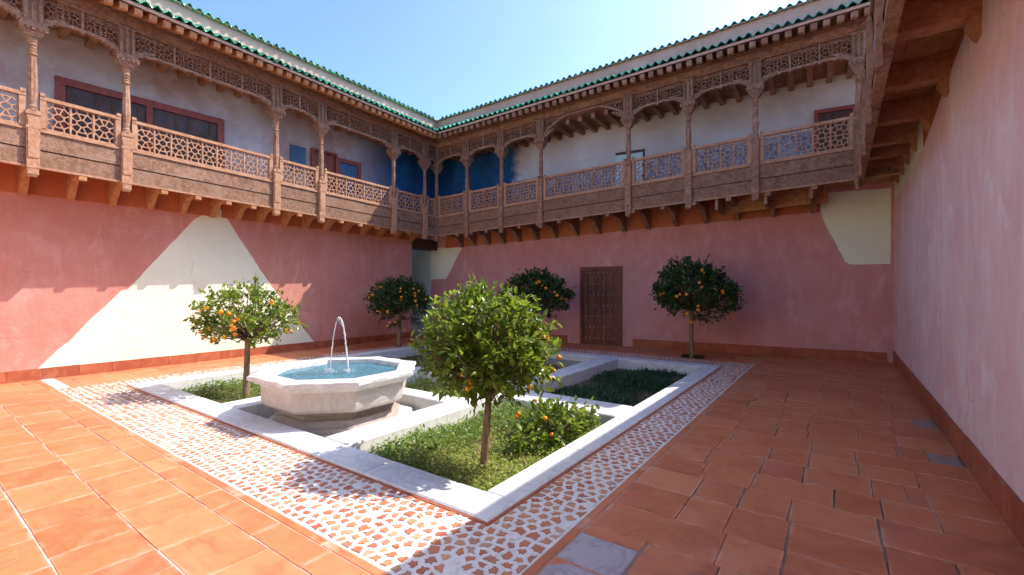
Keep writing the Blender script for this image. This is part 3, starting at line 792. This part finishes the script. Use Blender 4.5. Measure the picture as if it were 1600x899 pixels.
def brackets(w, pos, zwall, mat, name='bracket', wid=.10):
    for q in pos:
        D = w.D(q); zr = w.k * q; mb = MB()
        pts = [(D - .005, zwall(q) - zr - .02), (D - .10, zwall(q) - zr - .035), (D * .55, 3.19), (.14, 3.235), (.03, 3.13), (-.035, 3.14), (-.035, 3.205), (.052, 3.213), (.052, 3.403), (D - .005, 3.403)]
        mb.prism(pts, q - wid / 2, q + wid / 2, lambda d, z, t: w.P(t, d, z)); w.part(name, mb, mat)
def skirting(w, s0, s1, h, L=.46, skip=()):
    q = s0
    while q < s1 - .05:
        e = min(q + L * random.uniform(.9, 1.1), s1)
        if not any(q < b and e > a for a, b in skip):
            mb = MB(); w.wb(mb, q + .002, e - .002, -.024, .05, -.03, h + random.uniform(-.004, .004), raw=True, wall=True); w.part('skirting_tile', mb, 'tile_dark')
        q = e

def rough(pts, amp=.003, step=.06):   # hand-drawn edge: the outline wanders a little
    rr = random.Random(len(pts)); out = []
    for (a, b), (c, d) in zip(pts, pts[1:] + pts[:1]):
        L = math.hypot(c - a, d - b); n = max(1, int(L / step)); nx, ny = -(d - b) / (L or 1), (c - a) / (L or 1); w_ = 0
        for i in range(n):
            w_ = w_ * .6 + rr.gauss(0, amp) if i else 0
            out.append((a + (c - a) * i / n + nx * w_, b + (d - b) * i / n + ny * w_))
    return out
# --- left wing
LW = tag(empty('gallery_wing', (-11.3, 5, 0)), 'left courtyard wing of red and pale plaster under a sunlit carved timber balcony', 'building')
W = Wing(LW, (-10.4, 10.44), (0, -1), (-1, 0), .032, .66, .98, R(90), True)
LPOST = [0.54, 1.75, 4.0, 5.11, 7.79, 8.96, 11.64]
build_wing(W, [0.0] + LPOST, 12.2, 4.375, 4.10, (), 'left')
s_gate = .44
zpl = lambda q: 3.085 + .0125 * q
mb = MB(); W.wb(mb, s_gate, 12.2, 0, .45, -.5, 3.78, wall=True); W.part('wall', mb, 'rose_red')
mb = MB(); W.wb(mb, -2.0, 12.2, .002, .45, 3.782, 5.90, wall=True); W.part('upper_wall', mb, 'gallery_left')
mb = MB()
for a, b in ((s_gate, 5.9), (6.08, 12.2)):
    p = [W.P(q, W.D(q) + o_, z, True) for z, o_ in ((0, -.03), (1, -.03)) for q in ()]
    W.root and mb.hexa([W.P(a, W.D(a) - .035, zpl(a), True), W.P(b, W.D(b) - .035, zpl(b), True), W.P(b, W.D(b) + .01, zpl(b), True), W.P(a, W.D(a) + .01, zpl(a), True), W.P(a, W.D(a) - .035, 3.404), W.P(b, W.D(b) - .035, 3.404), W.P(b, W.D(b) + .01, 3.404), W.P(a, W.D(a) + .01, 3.404)])
W.part('wall_plate', mb, 'orange')
brackets(W, [.54, 1.15, 1.75, 2.3, 2.86, 3.43, 4.0, 4.55, 5.11, 5.60, 6.1, 6.66, 7.22, 7.79, 8.37, 8.96, 9.6, 10.25, 10.9, 11.64], zpl, 'wood_warm')
# the bare triangle of pale plaster, outline uneven as it was left
edge = [(4.47, 3.40), (4.02, 3.06), (3.55, 2.44), (2.97, 1.66), (2.90, 1.56), (2.80, 1.545), (2.72, 1.44), (2.30, .94), (2.06, .62), (1.92, .50), (1.66, .17)]
right = [(6.72, .17), (6.1, 1.0), (5.5, 1.83), (4.9, 2.75), (4.50, 3.40)]
pts = [(10.44 - v, z) for v, z in edge + right]
mb = MB(); mb.prism(rough(pts), -.007, .01, lambda q, z, t: W.P(q, W.D(q) + t, z, True)); W.part('pale_plaster', mb, 'pale')
skirting(W, s_gate, 12.2, .19)
def window(w, s0, s1, z0, z1, fw, pane, frame, bars, nm='window', proud=.05):
    f = MB()
    w.wb(f, s0, s1, -proud, .02, z1 - fw, z1, True, wall=True); w.wb(f, s0, s1, -proud, .02, z0, z0 + fw, True, wall=True)
    w.wb(f, s0, s0 + fw, -proud, .02, z0 + fw, z1 - fw, True, wall=True); w.wb(f, s1 - fw, s1, -proud, .02, z0 + fw, z1 - fw, True, wall=True)
    o = w.part(nm, f, frame)
    for i in range(bars + 1):
        a = s0 + fw + (s1 - s0 - 2 * fw) * i / (bars + 1); b = s0 + fw + (s1 - s0 - 2 * fw) * (i + 1) / (bars + 1)
        m = MB(); w.wb(m, a, b, -.006, .02, z0 + fw, z1 - fw, True, wall=True); w.part('pane', m, pane, o)
        if i: m = MB(); w.wb(m, a - fw * .4, a + fw * .4, -proud + .006, .0, z0 + fw, z1 - fw, True, wall=True); w.part('mullion', m, frame, o)
    return o
o = window(W, 10.44 - 4.58, 10.44 - 1.88, 3.95, 5.35, .13, 'dark_glass', 'wood_red', 1)
for k in range(4):      # dark carved inner shutters standing half open behind the glass
    a = 10.44 - 4.40 + k * .62 + .05; m = MB()
    W.wb(m, a, a + .07, -.016, .0, 4.1, 5.2, True, wall=True); W.wb(m, a + .07, a + .46, -.014, .0, 4.86, 4.93, True, wall=True)
    W.wb(m, a + .40, a + .46, -.0165, .0, 4.1, 5.2, True, wall=True)
    for t in range(5): W.wb(m, a + .12 + .05 * t, a + .14 + .05 * t, -.012, .0, 4.1, 4.855, True, wall=True)
    W.part('inner_shutter', m, 'wood_dark', o)
window(W, 10.44 - 7.34, 10.44 - 6.62, 3.95, 5.22, .05, 'wood_red', 'wood_red', 1, 'door', .09)
window(W, 10.44 - 8.10, 10.44 - 7.345, 3.95, 5.14, .10, 'blue_paint', 'wood_red', 0)
mb = MB(); W.wb(mb, 10.44 - 6.48, 10.44 - 6.08, -.03, .0, 4.55, 5.18, True, wall=True); W.part('wall_board', mb, 'blue_paint')

# --- back wing
BWg = tag(empty('gallery_wing', (-5, 12, 0)), 'shaded rear courtyard wing of rose plaster with studded door below and timber gallery above', 'building')
ang = math.atan2(.46, 11.35); ca, sa_ = math.cos(ang), math.sin(ang)
def wallD(p):   # depth of the point of the rear wall line behind the balcony front
    return None
D0 = ((11.2 + (12.6 - 11.2) * (.8) / 12.15) - 10.44) * ca
D1 = (12.6 - 10.9) * ca
B = Wing(BWg, (-10.4, 10.44), (ca, sa_), (-sa_, ca), .040, D0, D1, ang, False)
BPOST = [0.0, 1.23, 2.50, 3.80, 6.24, 7.63, 8.97, 10.70]
build_wing(B, BPOST, 11.33, 4.44, 4.38, (3,), 'back', twist=(6,), in_shade=1)
zpb = lambda q: 2.93 + .038 * q
mb = MB(); B.wb(mb, -3.2, 11.85, 0, .45, -.5, 3.78, wall=True); B.part('wall', mb, 'pink')
mb = MB(); B.wb(mb, -1.3, 11.85, .002, .45, 3.782, 5.9, wall=True); B.part('upper_wall', mb, 'gallery_back')
mb = MB(); B.wb(mb, 2.35, 11.34, -.005, .002, 3.79, 4.78, wall=True); B.part('dado', mb, 'dado')
mb = MB(); B.wb(mb, -.2, 11.34, -.035, .01, 0, 0, wall=True); v = mb.v
mb = MB(); a, b = -.35, 10.1
mb.hexa([B.P(a, B.D(a) - .035, zpb(a), True), B.P(b, B.D(b) - .035, zpb(b), True), B.P(b, B.D(b) + .01, zpb(b), True), B.P(a, B.D(a) + .01, zpb(a), True), B.P(a, B.D(a) - .035, 3.404), B.P(b, B.D(b) - .035, 3.404), B.P(b, B.D(b) + .01, 3.404), B.P(a, B.D(a) + .01, 3.404)])
B.part('wall_plate', mb, 'orange')
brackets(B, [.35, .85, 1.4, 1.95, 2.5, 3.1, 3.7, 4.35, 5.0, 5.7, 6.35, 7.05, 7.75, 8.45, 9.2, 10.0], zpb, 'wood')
mb = MB()   # deep timber panels under the right end of the gallery
B.wb(mb, 8.2, 10.25, .9, .96, 3.0, 3.404); B.part('soffit_panel', mb, 'wood_warm')
for q in (8.2, 9.15, 9.95):
    mb = MB(); B.wb(mb, q - .03, q + .03, .055, .96, 2.98, 3.402); B.part('soffit_beam', mb, 'wood')
pts = [(10.13, 3.27), (10.2, 3.05), (10.58, 2.16), (10.66, 2.11), (11.36, 2.10), (11.36, 3.72), (10.13, 3.72)]
mb = MB(); mb.prism(rough(pts), -.007, .01, lambda q, z, t: B.P(q, B.D(q) + t, z, True)); B.part('pale_plaster', mb, 'pale')
pts = [(.30, 2.95), (.28, 2.88), (-.28, 1.98), (-.36, 1.89), (-.98, 1.88), (-.98, 2.95)]
mb = MB(); mb.prism(rough(pts), -.007, .01, lambda q, z, t: B.P(q, B.D(q) + t, z, True)); B.part('pale_plaster', mb, 'pale')
mb = MB(); B.wb(mb, -3.2, -.985, -.008, .01, 0, 2.95, True, wall=True); B.part('passage_paint', mb, 'pale_green')
dS = (-5.97 + 10.4, -4.78 + 10.4)
skirting(B, -.6, 11.3, .215, skip=(dS,))
def door():
    s0, s1 = dS; f = MB(); h = 2.18; fw = .075
    for a in ((s0, s0 + fw, 0, h), (s1 - fw, s1, 0, h), (s0 + fw, s1 - fw, h - .09, h)): B.wb(f, a[0], a[1], -.07, .02, a[2], a[3], True, wall=True)
    B.wb(f, s0 + fw, s1 - fw, -.05, .02, 0, .03, True, wall=True)
    o = B.part('door', f, 'wood_door')
    n = 6
    for i in range(n):
        a = s0 + fw + (s1 - s0 - 2 * fw) * i / n; b = s0 + fw + (s1 - s0 - 2 * fw) * (i + 1) / n
        m = MB(); B.wb(m, a + .004, b - .004, -.026 - .003 * (i % 2), .02, .032, h - .092, True, wall=True); B.part('plank', m, 'wood_door', o)
    m = MB(); mid = (s0 + s1) / 2
    B.wb(m, mid - .035, mid + .02, -.05, .0, .034, h - .094, True, wall=True); B.part('meeting_strip', m, 'wood_door', o)
    st = MB()
    for i in range(7):
        for k, x in enumerate((.085, .21, .335, .455, .60, .72, .84, .96)):
            q = s0 + fw + x * (s1 - s0 - 2 * fw) / 1.04; z = .18 + i * .305
            c = Vector(B.P(q, B.D(q) - .03, z, True)); r = .030; kk = len(st.v); m_ = 8
            for rad, dd in ((r, 0), (r * .75, .020), (0.003, .034)):
                for j in range(m_):
                    a = 2 * math.pi * j / m_
                    st.v.append(B.P(q + rad * math.cos(a), B.D(q) - .03 - dd, z + rad * math.sin(a), True))
            for l in range(2):
                for j in range(m_): e = (j + 1) % m_; st.f.append((kk + l * m_ + j, kk + l * m_ + e, kk + (l + 1) * m_ + e, kk + (l + 1) * m_ + j))
    B.part('stud', st, 'stud_iron', o, kind='stuff')
    m = MB(); B.wb(m, s0 + .25, s0 + .50, -.05, -.02, 1.52, 1.56, True, wall=True); B.part('bolt', m, 'iron', o)
    m = MB(); B.wb(m, mid - .07, mid - .03, -.06, -.02, .92, 1.2, True, wall=True); B.part('lock_plate', m, 'iron', o)
door()
mb = MB(); B.wb(mb, -4.96 + 10.4, -4.17 + 10.4, -.02, .0, 4.3, 5.30, True, wall=True); o = B.part('wall_screen', mb, 'wood_dark')
mb = MB(); B.wb(mb, -4.96 + 10.4, -4.22 + 10.4, -.026, .0, 4.3, 5.22, True, wall=True); B.part('pane', mb, 'teal_pane', o)
window(B, 10.0, 10.78, 4.2, 5.60, .08, 'wood_dark', 'wood_red', 0, 'door', .06)

# passage between the two wings
PS = tag(empty('corner_passage', (-12.6, 10.6, 0)), 'narrow pale green passage opening where the left and rear wings meet', 'passage')
obj('end_wall', MB().box(-13.6, -13.3, 9.5, 12.2, -.5, 3.2), 'pale_green', PS)
obj('side_wall', MB().box(-13.3, -11.5, 9.6, 9.95, -.5, 3.1), 'pale_green', PS)
obj('lintel', MB().box(-11.55, -11.09, 9.97, 11.14, 2.86, 3.19), 'wood_dark', PS)
obj('step', MB().cbox(-13.2, -11.9, 9.98, 11.0, -.3, .30, .02), 'marble_old', PS)

# --- right wing
RW = tag(empty('gallery_wing', (1.3, 5, 0)), 'right courtyard wing with streaked rose wall and dark beams of a timber balcony overhead', 'building')
mb = MB(); mb.box(.95, 1.5, -4, 12.9, -.5, 4.2); obj('wall', mb, 'orange', RW)
prof = [(-4, 4.12), (4.6, 4.06), (5.4, 4.0), (6.1, 3.93), (6.8, 3.82), (7.6, 3.68), (8.4, 3.56), (9.4, 3.47), (10.5, 3.45), (12.66, 3.44), (12.66, -.4), (-4, -.4)]
mb = MB(); mb.prism(prof, .944, .96, lambda v, z, t: (t, v, z)); obj('wall_plaster', mb, 'pink_worn', RW, fix=True)
mb = MB(); mb.box(.9465, .955, 8.6, 12.66, 3.3, 4.0); obj('pale_plaster', mb, 'pale', RW)
q = -4
while q < 12.5:
    e = q + random.uniform(.42, .50); obj('skirting_tile', MB().box(.918, .99, q + .002, e - .002, -.03, .245 + random.uniform(-.004, .004)), 'tile_dark', RW); q = e
for u0, u1, z0, z1, nm, mt in ((.30, .36, 3.64, 3.86, 'fascia_board', 'wood_carved'), (.287, .36, 3.865, 4.10, 'fascia_board', 'wood_carved'), (.305, .36, 4.104, 4.62, 'parapet_boarding', 'wood'), (.27, .40, 4.625, 4.70, 'top_rail', 'wood'), (.275, .37, 3.60, 3.636, 'fascia_rail', 'wood')):
    for a, b in ((-4, .9), (.904, 5.6), (5.604, 10.85)): obj(nm, MB().box(u0, u1, a, b, z0, z1), mt, RW)
for v in (10.72, 9.4, 8.0, 6.5, 4.9, 3.2, 1.2, -1): obj('post', MB().cbox(.245, .287, v - .07, v + .07, 3.42, 4.62, .012), 'wood', RW)
for i in range(6):   # deck boards seen from below
    a = .362 + i * .099; obj('deck_board', MB().box(a, a + .095, -4, 12.5, 4.10 + .002 * (i % 2), 4.14), 'wood_warm', RW)
obj('terrace_floor', MB().box(.30, 3.4, -4, 12.9, 4.201, 4.26), 'cream', RW)
for v in (-2.6, -.9, .8, 2.4, 4.0, 5.35, 6.72, 8.05, 9.2, 10.1, 10.95, 11.75):
    pts = [(.37, 3.86), (.41, 3.835), (.95, 3.835), (.95, 4.095), (.37, 4.095)]
    m = MB(); m.prism(pts, v - .10, v + .10, lambda u, z, t: (u, t, z)); obj('beam', m, 'wood_warm', RW, fix=True)
    m = MB(); m.prism([(.95, 3.66), (.925, 3.67), (.86, 3.79), (.86, 3.833), (.95, 3.833)], v - .08, v + .08, lambda u, z, t: (u, t, z)); obj('corbel', m, 'wood_warm', RW, fix=True)
obj('upper_wall', MB().box(1.95, 2.4, -4, 12.9, 4.26, 6.3), 'pink', RW)

# --- front wing, unseen behind the viewer: added to bounce sunlight into the courtyard
SW = tag(empty('gallery_wing', (-5, -5.4, 0)), 'unseen pale plaster wing added behind the viewer to bounce sunlight into the courtyard', 'building')
obj('wall', MB().box(-12, 2, -5.8, -5.2, -.5, 6.3), 'pale', SW)
obj('skirting', MB().box(-11.3, .9, -5.2, -5.17, -.03, .2), 'tile', SW)
obj('coping', MB().box(-12, 2, -5.9, -5.1, 6.301, 6.4), 'cream', SW)
obj('door', MB().box(-6.2, -5.0, -5.2, -5.13, 0, 2.2), 'wood_door', SW)
for x in (-10, -7.6, -3.4, -1.2): obj('window', MB().box(x - .45, x + .45, -5.2, -5.13, 3.7, 5.1), 'wood_red', SW)

# ------------------------------------------------------------------ FOUNTAIN
FT = tag(empty('fountain', (-5.36, 3.58, -.36)), 'octagonal marble fountain with moulded rim and single water jet in sunken basin', 'fountain')
fx, fy = -5.36, 3.58; A8 = math.pi / 8
def octo(mb, prof, rf=None, n=8, cap=True, rot=0):
    k = len(mb.v)
    for r, z in prof:
        for j in range(n):
            a = 2 * math.pi * j / n + (A8 if n == 8 else 0) + rot
            x = ((a - A8 - rot) % (math.pi / 4)) - A8
            q = r if n == 8 else r * math.cos(A8) / math.cos(x)
            if rf: q *= rf(x, r)
            mb.v.append((fx + q * math.cos(a), fy + q * math.sin(a), z))
    m = len(prof)
    for i in range(m - 1):
        for j in range(n): e = (j + 1) % n; mb.f.append((k + i * n + j, k + i * n + e, k + (i + 1) * n + e, k + (i + 1) * n + j))
    if cap: mb.f.append(tuple(k + j for j in range(n))[::-1]); mb.f.append(tuple(k + (m - 1) * n + j for j in range(n)))
    return mb
obj('plinth', octo(MB(), [(1.0, -.40), (1.0, -.14), (.985, -.115), (.84, -.11)]), 'marble', FT)
obj('base_moulding', octo(MB(), [(.82, -.112), (.82, -.045), (.80, -.035), (.775, -.03), (.755, .0), (.76, .035), (.735, .045), (.70, .05), (.675, .085), (.675, .15)]), 'marble_base', FT)
obj('bowl', octo(MB(), [(.60, .135), (.78, .137), (.855, .155), (.893, .195), (.905, .25), (.91, .405)], cap=True), 'marble_old', FT)
og = lambda x, r: 1 + (.016 * math.cos(16 * x) - .010 if r > .96 else .0)
rim = octo(MB(), [(.90, .40), (.915, .407), (.925, .43), (.965, .44), (.985, .465), (1.035, .48), (1.05, .497), (1.05, .53), (1.038, .54), (.825, .543), (.81, .536), (.805, .38)], og, 96, False)
rim.sm = False
o = obj('rim', rim, 'marble', FT)
obj('basin_lining', octo(MB(), [(.80, .37), (.80, .375)]), 'basin_blue', FT)
wt = MB(); k = 40
for i in range(k + 1):
    for j in range(k + 1):
        x, y = -1 + 2 * i / k, -1 + 2 * j / k; r = math.hypot(x, y)
        if r > 1e-6: s_ = max(abs(x), abs(y)) / r
        else: s_ = 1
        a = math.atan2(y, x); q = ((a - A8) % (math.pi / 4)) - A8; rr_ = .80 * math.cos(A8) / math.cos(q) * s_ * r
        z = .482 + .004 * math.sin(18 * rr_ + 3 * a) + .004 * math.sin(31 * x + 17 * y) + .003 * math.sin(47 * y - 22 * x)
        for e in (-.117, .117):
            dx, dy = rr_ * math.cos(a) - e * .813, rr_ * math.sin(a) - e * .582; dd = math.hypot(dx, dy); z += .012 * math.cos(dd * 60) * math.exp(-dd * 7)
        wt.v.append((fx + rr_ * math.cos(a), fy + rr_ * math.sin(a), z))
for i in range(k):
    for j in range(k): q = i * (k + 1) + j; wt.f.append((q, q + k + 1, q + k + 2, q + 1))
wt.sm = True; obj('water_surface', wt, 'water', FT)
jt = MB(); pts = []; rad = []; rj = random.Random(5)
for i in range(61):
    t = -1 + 2 * i / 60; h = .48 + .72 * (1 - abs(t) ** 2.2); e = .122 * t
    pts.append((fx + e * .813 + rj.uniform(-.003, .003), fy + e * .582 + rj.uniform(-.003, .003), h + rj.uniform(-.003, .003)))
    rad.append((.0062 + .006 * abs(t) * (t > 0) + .006 * math.exp(-((t) / .2) ** 2)) * rj.uniform(.7, 1.35))
jt.tube(pts, rad, 7)
def drop(mb, x, y, z, r): mb.lathe([(r * .2, z - r), (r * .85, z - r * .5), (r, z), (r * .8, z + r * .6), (r * .2, z + r)], x, y, 6)
for i in range(70):
    t = rj.uniform(-.25, 1); e = .122 * t; h = .48 + .72 * (1 - abs(t) ** 2.2)
    drop(jt, fx + e * .813 + rj.gauss(0, .012), fy + e * .582 + rj.gauss(0, .012), h - abs(rj.gauss(0, .02)), rj.uniform(.003, .007))
for e0 in (-.122, .122):
    for i in range(60):
        r = abs(rj.gauss(0, .05)); a = rj.uniform(0, 6.3); drop(jt, fx + e0 * .813 + r * math.cos(a), fy + e0 * .582 + r * math.sin(a), .485 + max(0, rj.gauss(.02, .02)), rj.uniform(.004, .010))
jt.sm = True; obj('water_jet', jt, 'water_jet', FT)

# ------------------------------------------------------------------ ORANGE TREES
def sphere(mb, c, r, rr):
    n, m = 8, 5; k = len(mb.v)
    mb.v.append((c[0], c[1], c[2] - r * .95))
    for i in range(1, m):
        ph = math.pi * i / m
        for j in range(n): mb.v.append((c[0] + r * math.sin(ph) * math.cos(6.283 * j / n), c[1] + r * math.sin(ph) * math.sin(6.283 * j / n), c[2] - r * .95 * math.cos(ph)))
    mb.v.append((c[0], c[1], c[2] + r * .92)); t = len(mb.v) - 1
    for j in range(n): mb.f.append((k, k + 1 + (j + 1) % n, k + 1 + j)); mb.f.append((t, k + 1 + (m - 2) * n + j, k + 1 + (m - 2) * n + (j + 1) % n))
    for i in range(m - 2):
        for j in range(n): a = k + 1 + i * n + j; b = k + 1 + i * n + (j + 1) % n; mb.f.append((a, b, b + n, a + n))
OM = MB(); sphere(OM, (0, 0, 0), 1, None); OM.sm = True; OMESH = OM.mesh('orange', 'orange_fruit')
def tree(base, zg, cz, rx, rz, trunk_r, n_twig, leaf, mat, n_or, seed, label, sprig=None, part_leaves=0, off=(0, 0), orange_r=.03, T=LT2, per=13, clumps=None):
    r = np.random.default_rng(seed); rr = random.Random(seed)
    root = tag(empty('orange_tree', (base[0], base[1], zg)), label, 'orange tree', 'clipped orange trees round the courtyard')
    C0 = np.array((base[0] + off[0], base[1] + off[1], cz)); zf = cz - rz * .55
    mb = MB(); n = 9; pts = []; rad = []
    for i in range(n):
        t = i / (n - 1); z = zg - .05 + (zf - zg + .10) * t
        pts.append((base[0] + off[0] * t * .6 + .012 * math.sin(3.1 * t + seed), base[1] + off[1] * t * .6 + .012 * math.cos(2.3 * t + seed), z)); rad.append(trunk_r * (1.25 - .35 * t if t > .08 else 1.45))
    mb.tube(pts, rad, 10); mb.sm = True; obj('trunk', mb, 'bark', root)
    top = Vector(pts[-1]) - Vector((0, 0, .08))
    # uneven crown: lobes
    lob = [(r.normal(0, 1, 3), r.uniform(.06, .17)) for _ in range(11)]; lob = [(a / np.linalg.norm(a), b) for a, b in lob]
    def R_(d):
        v = .86
        for a, b in lob: v += b * max(0, float(d @ a) - .45) * 1.6
        return v
    br = MB(); P = []; Dn = []; S = []
    golden = math.pi * (3 - 5 ** .5)
    for i in range(n_twig):
        zz = 1 - 2 * (i + .5) / n_twig; th = golden * i + r.normal(0, .25)
        d = np.array((math.sqrt(1 - zz * zz) * math.cos(th), math.sqrt(1 - zz * zz) * math.sin(th), zz)) + r.normal(0, .06, 3); d /= np.linalg.norm(d)
        if d[2] < -.62 and r.random() < .6: continue
        f = r.choice([r.uniform(.92, 1.06), r.uniform(.70, .95), r.uniform(.35, .75)], p=[.5, .33, .17]) * R_(d)
        tip = C0 + d * np.array((rx, rx, rz)) * f
        if d[2] < 0: tip[2] += .08 * rz
        out = d * (1, 1, .8) + np.array((0, 0, .35)) + r.normal(0, .25, 3); out /= np.linalg.norm(out)
        if i % 3 == 0:
            mid = (np.array(top) * .45 + tip * .55) + r.normal(0, .04, 3) - np.array((0, 0, .04)); br.tube([tuple(top), tuple(mid), tuple(tip)], [trunk_r * .42, trunk_r * .22, .004], 5)
        m = int(per * r.uniform(.7, 1.25)); t = r.uniform(-.9, .35, m)
        pp = tip + out * (t[:, None] * leaf * 1.9) + r.normal(0, leaf * .32, (m, 3))
        dd = out * .75 + r.normal(0, .72, (m, 3)) + np.array((0, 0, .12))
        P.append(pp); Dn.append(dd); S.append(leaf * r.uniform(.65, 1.2, m))
    if sprig:
        for sp in sprig:
            tip = C0 + np.array(sp[:3]); m = sp[3]
            t = r.uniform(0, 1, m); b0 = C0 + np.array(sp[:3]) * .72; out = (tip - b0) / np.linalg.norm(tip - b0)
            br.tube([tuple(b0), tuple((b0 + tip) / 2), tuple(tip)], [.006, .005, .003], 5)
            P.append(b0 + (tip - b0) * t[:, None] + r.normal(0, .02, (m, 3))); Dn.append(out * .8 + r.normal(0, .5, (m, 3))); S.append(leaf * r.uniform(.7, 1.1, m))
    P = np.vstack(P); Dn = np.vstack(Dn); S = np.concatenate(S)
    br.sm = True; obj('branches', br, 'bark', root)
    keep = np.ones(len(P), bool)
    if part_leaves:
        # the leaves on the near side of the crown are parts of their own
        toC = np.array((0, 0, H)) - C0; toC /= np.linalg.norm(toC)
        sc = (P - C0) / np.array((rx, rx, rz)) @ toC + .25 * r.random(len(P)); idx = np.argsort(-sc)[:part_leaves]; keep[idx] = False
        lm = MB(); lm.add(T[0].tolist(), T[1]); ms = []
        for q in range(3):
            l2 = MB(); tt = leaf_template(.21 + .03 * q, .10, .10 + .07 * q, 3); l2.add(tt[0].tolist(), tt[1]); ms.append(l2.mesh('leaf', mat))
        for i in idx:
            y = Vector(Dn[i]).normalized(); up = Vector((rr.gauss(0, .45), rr.gauss(0, .45), 1)); x = y.cross(up).normalized(); z = x.cross(y)
            M = Matrix((x, y, z)).transposed()
            link('leaf', ms[rr.randrange(3)], root, tuple(P[i]), M.to_euler(), (S[i],) * 3)
    lv = MB(); place_leaves(lv, P[keep], Dn[keep], S[keep], *T); obj('crown', lv, mat, root)
    # fruit, in loose bunches
    k = 0
    while k < n_or:
        if clumps and rr.random() < .75: d = np.array(rr.choice(clumps)) + r.normal(0, .16, 3)
        else:
            d = r.normal(0, 1, 3); d[2] = d[2] * .6 - .15
            toC = np.array((0, 0, H)) - C0
            if d @ toC < 0: d = d - 2 * (d @ toC) * toC / (toC @ toC)
        d = d / np.linalg.norm(d)
        for q in range(rr.choice((1, 1, 2))):
            p = C0 + d * np.array((rx, rx, rz)) * R_(d) * rr.uniform(.93, 1.03) + r.normal(0, .04, 3)
            link('orange', OMESH, root, tuple(p), (rr.uniform(0, 6), rr.uniform(0, 6), 0), (orange_r * rr.uniform(.8, 1.15),) * 3); k += 1
    return root
right_v = (.813, .582, 0)
tree((-2.8, 3.45), -.18, .985, .60, .55, .034, 440, .084, 'leaf', 12, 11, 'large sunlit orange tree in the front bed, nearest to the viewer', sprig=[(-.12, -.08, .68, 26), (-.18, -.04, .58, 18), (.50, .40, -.28, 16), (.52, .36, .28, 14), (-.52, -.40, -.22, 16), (-.50, -.34, .22, 12), (.30, .22, .54, 14)], part_leaves=260, T=LT, per=16, orange_r=.023, off=(.05, .03))
tree((-7.68, 3.47), -.18, 1.12, .70, .50, .042, 240, .088, 'leaf', 30, 23, 'sunlit fruit laden orange tree in the left bed before the pale triangle of plaster', sprig=[(-.55, -.42, -.2, 16), (.72, .55, -.12, 20), (.1, .1, .60, 18), (-.5, -.36, .34, 14), (.42, .30, .46, 14)], orange_r=.033, clumps=[(-.75, -.75, -.1), (-.55, -.8, -.5), (.62, -.2, -.25), (.5, -.5, -.3), (.2, -.6, .35)])
tree((-9.64, 8.24), 0, 1.29, .80, .62, .045, 420, .085, 'leaf_shaded', 24, 37, 'round shaded orange tree left of the passage at the far corner', sprig=[(-.45, -.3, -.62, 16)], orange_r=.034, per=18)
tree((-6.24, 9.78), 0, 1.42, .82, .64, .045, 420, .09, 'leaf_shaded', 14, 41, 'dark orange tree partly hidden behind the large front one, left of the studded door', orange_r=.038, per=18)
tree((-2.73, 10.84), 0, 1.50, .84, .66, .045, 460, .09, 'leaf_shaded', 30, 53, 'dark round orange tree standing right of the studded door', sprig=[(.85, .6, .12, 16), (.55, .42, .55, 18), (.3, .2, .82, 16), (-.75, -.5, -.05, 14)], orange_r=.036, per=20)
# weeds at the foot of the right-hand tree
tag(cover('weeds', (-2.98, -2.48, 10.74, 10.98), 260, .06, -.02, .10, 'leaf_shaded', seed=9), 'small tuft of weeds at the foot of the tree right of the door', 'weeds')
# low citrus shrub in the front bed
def shrub():
    r = np.random.default_rng(77); base = np.array((-2.72, 4.62, -.2))
    root = tag(empty('citrus_shrub', tuple(base)), 'low leafy citrus shrub with a few fruit beside the marble kerb of the front bed', 'shrub')
    P = []; Dn = []; S = []; br = MB()
    for i in range(120):
        d = r.normal(0, 1, 3); d[2] = abs(d[2]) * .8; d /= np.linalg.norm(d)
        tip = base + np.array((.02, .02, .10)) + d * np.array((.46, .62, .34)) * r.uniform(.6, 1.05)
        out = d + np.array((0, 0, .5)) + r.normal(0, .3, 3); out /= np.linalg.norm(out)
        if i % 2 == 0: br.tube([tuple(base + (0, 0, .02)), tuple((base + tip) / 2 + (0, 0, .06)), tuple(tip)], [.012, .008, .004], 5)
        m = 9; P.append(tip + r.normal(0, .045, (m, 3))); Dn.append(out * .5 + r.normal(0, .7, (m, 3))); S.append(.098 * r.uniform(.6, 1.2, m))
    br.sm = True; obj('branches', br, 'bark', root)
    lv = MB(); place_leaves(lv, np.vstack(P), np.vstack(Dn), np.concatenate(S), *LT); obj('foliage', lv, 'leaf', root)
    for i in range(7):
        a = r.uniform(0, 6.28); p = base + np.array((.40 * math.cos(a), .5 * math.sin(a), r.uniform(.2, .42))); link('orange', OMESH, root, tuple(p), None, (.025,) * 3)
shrub()
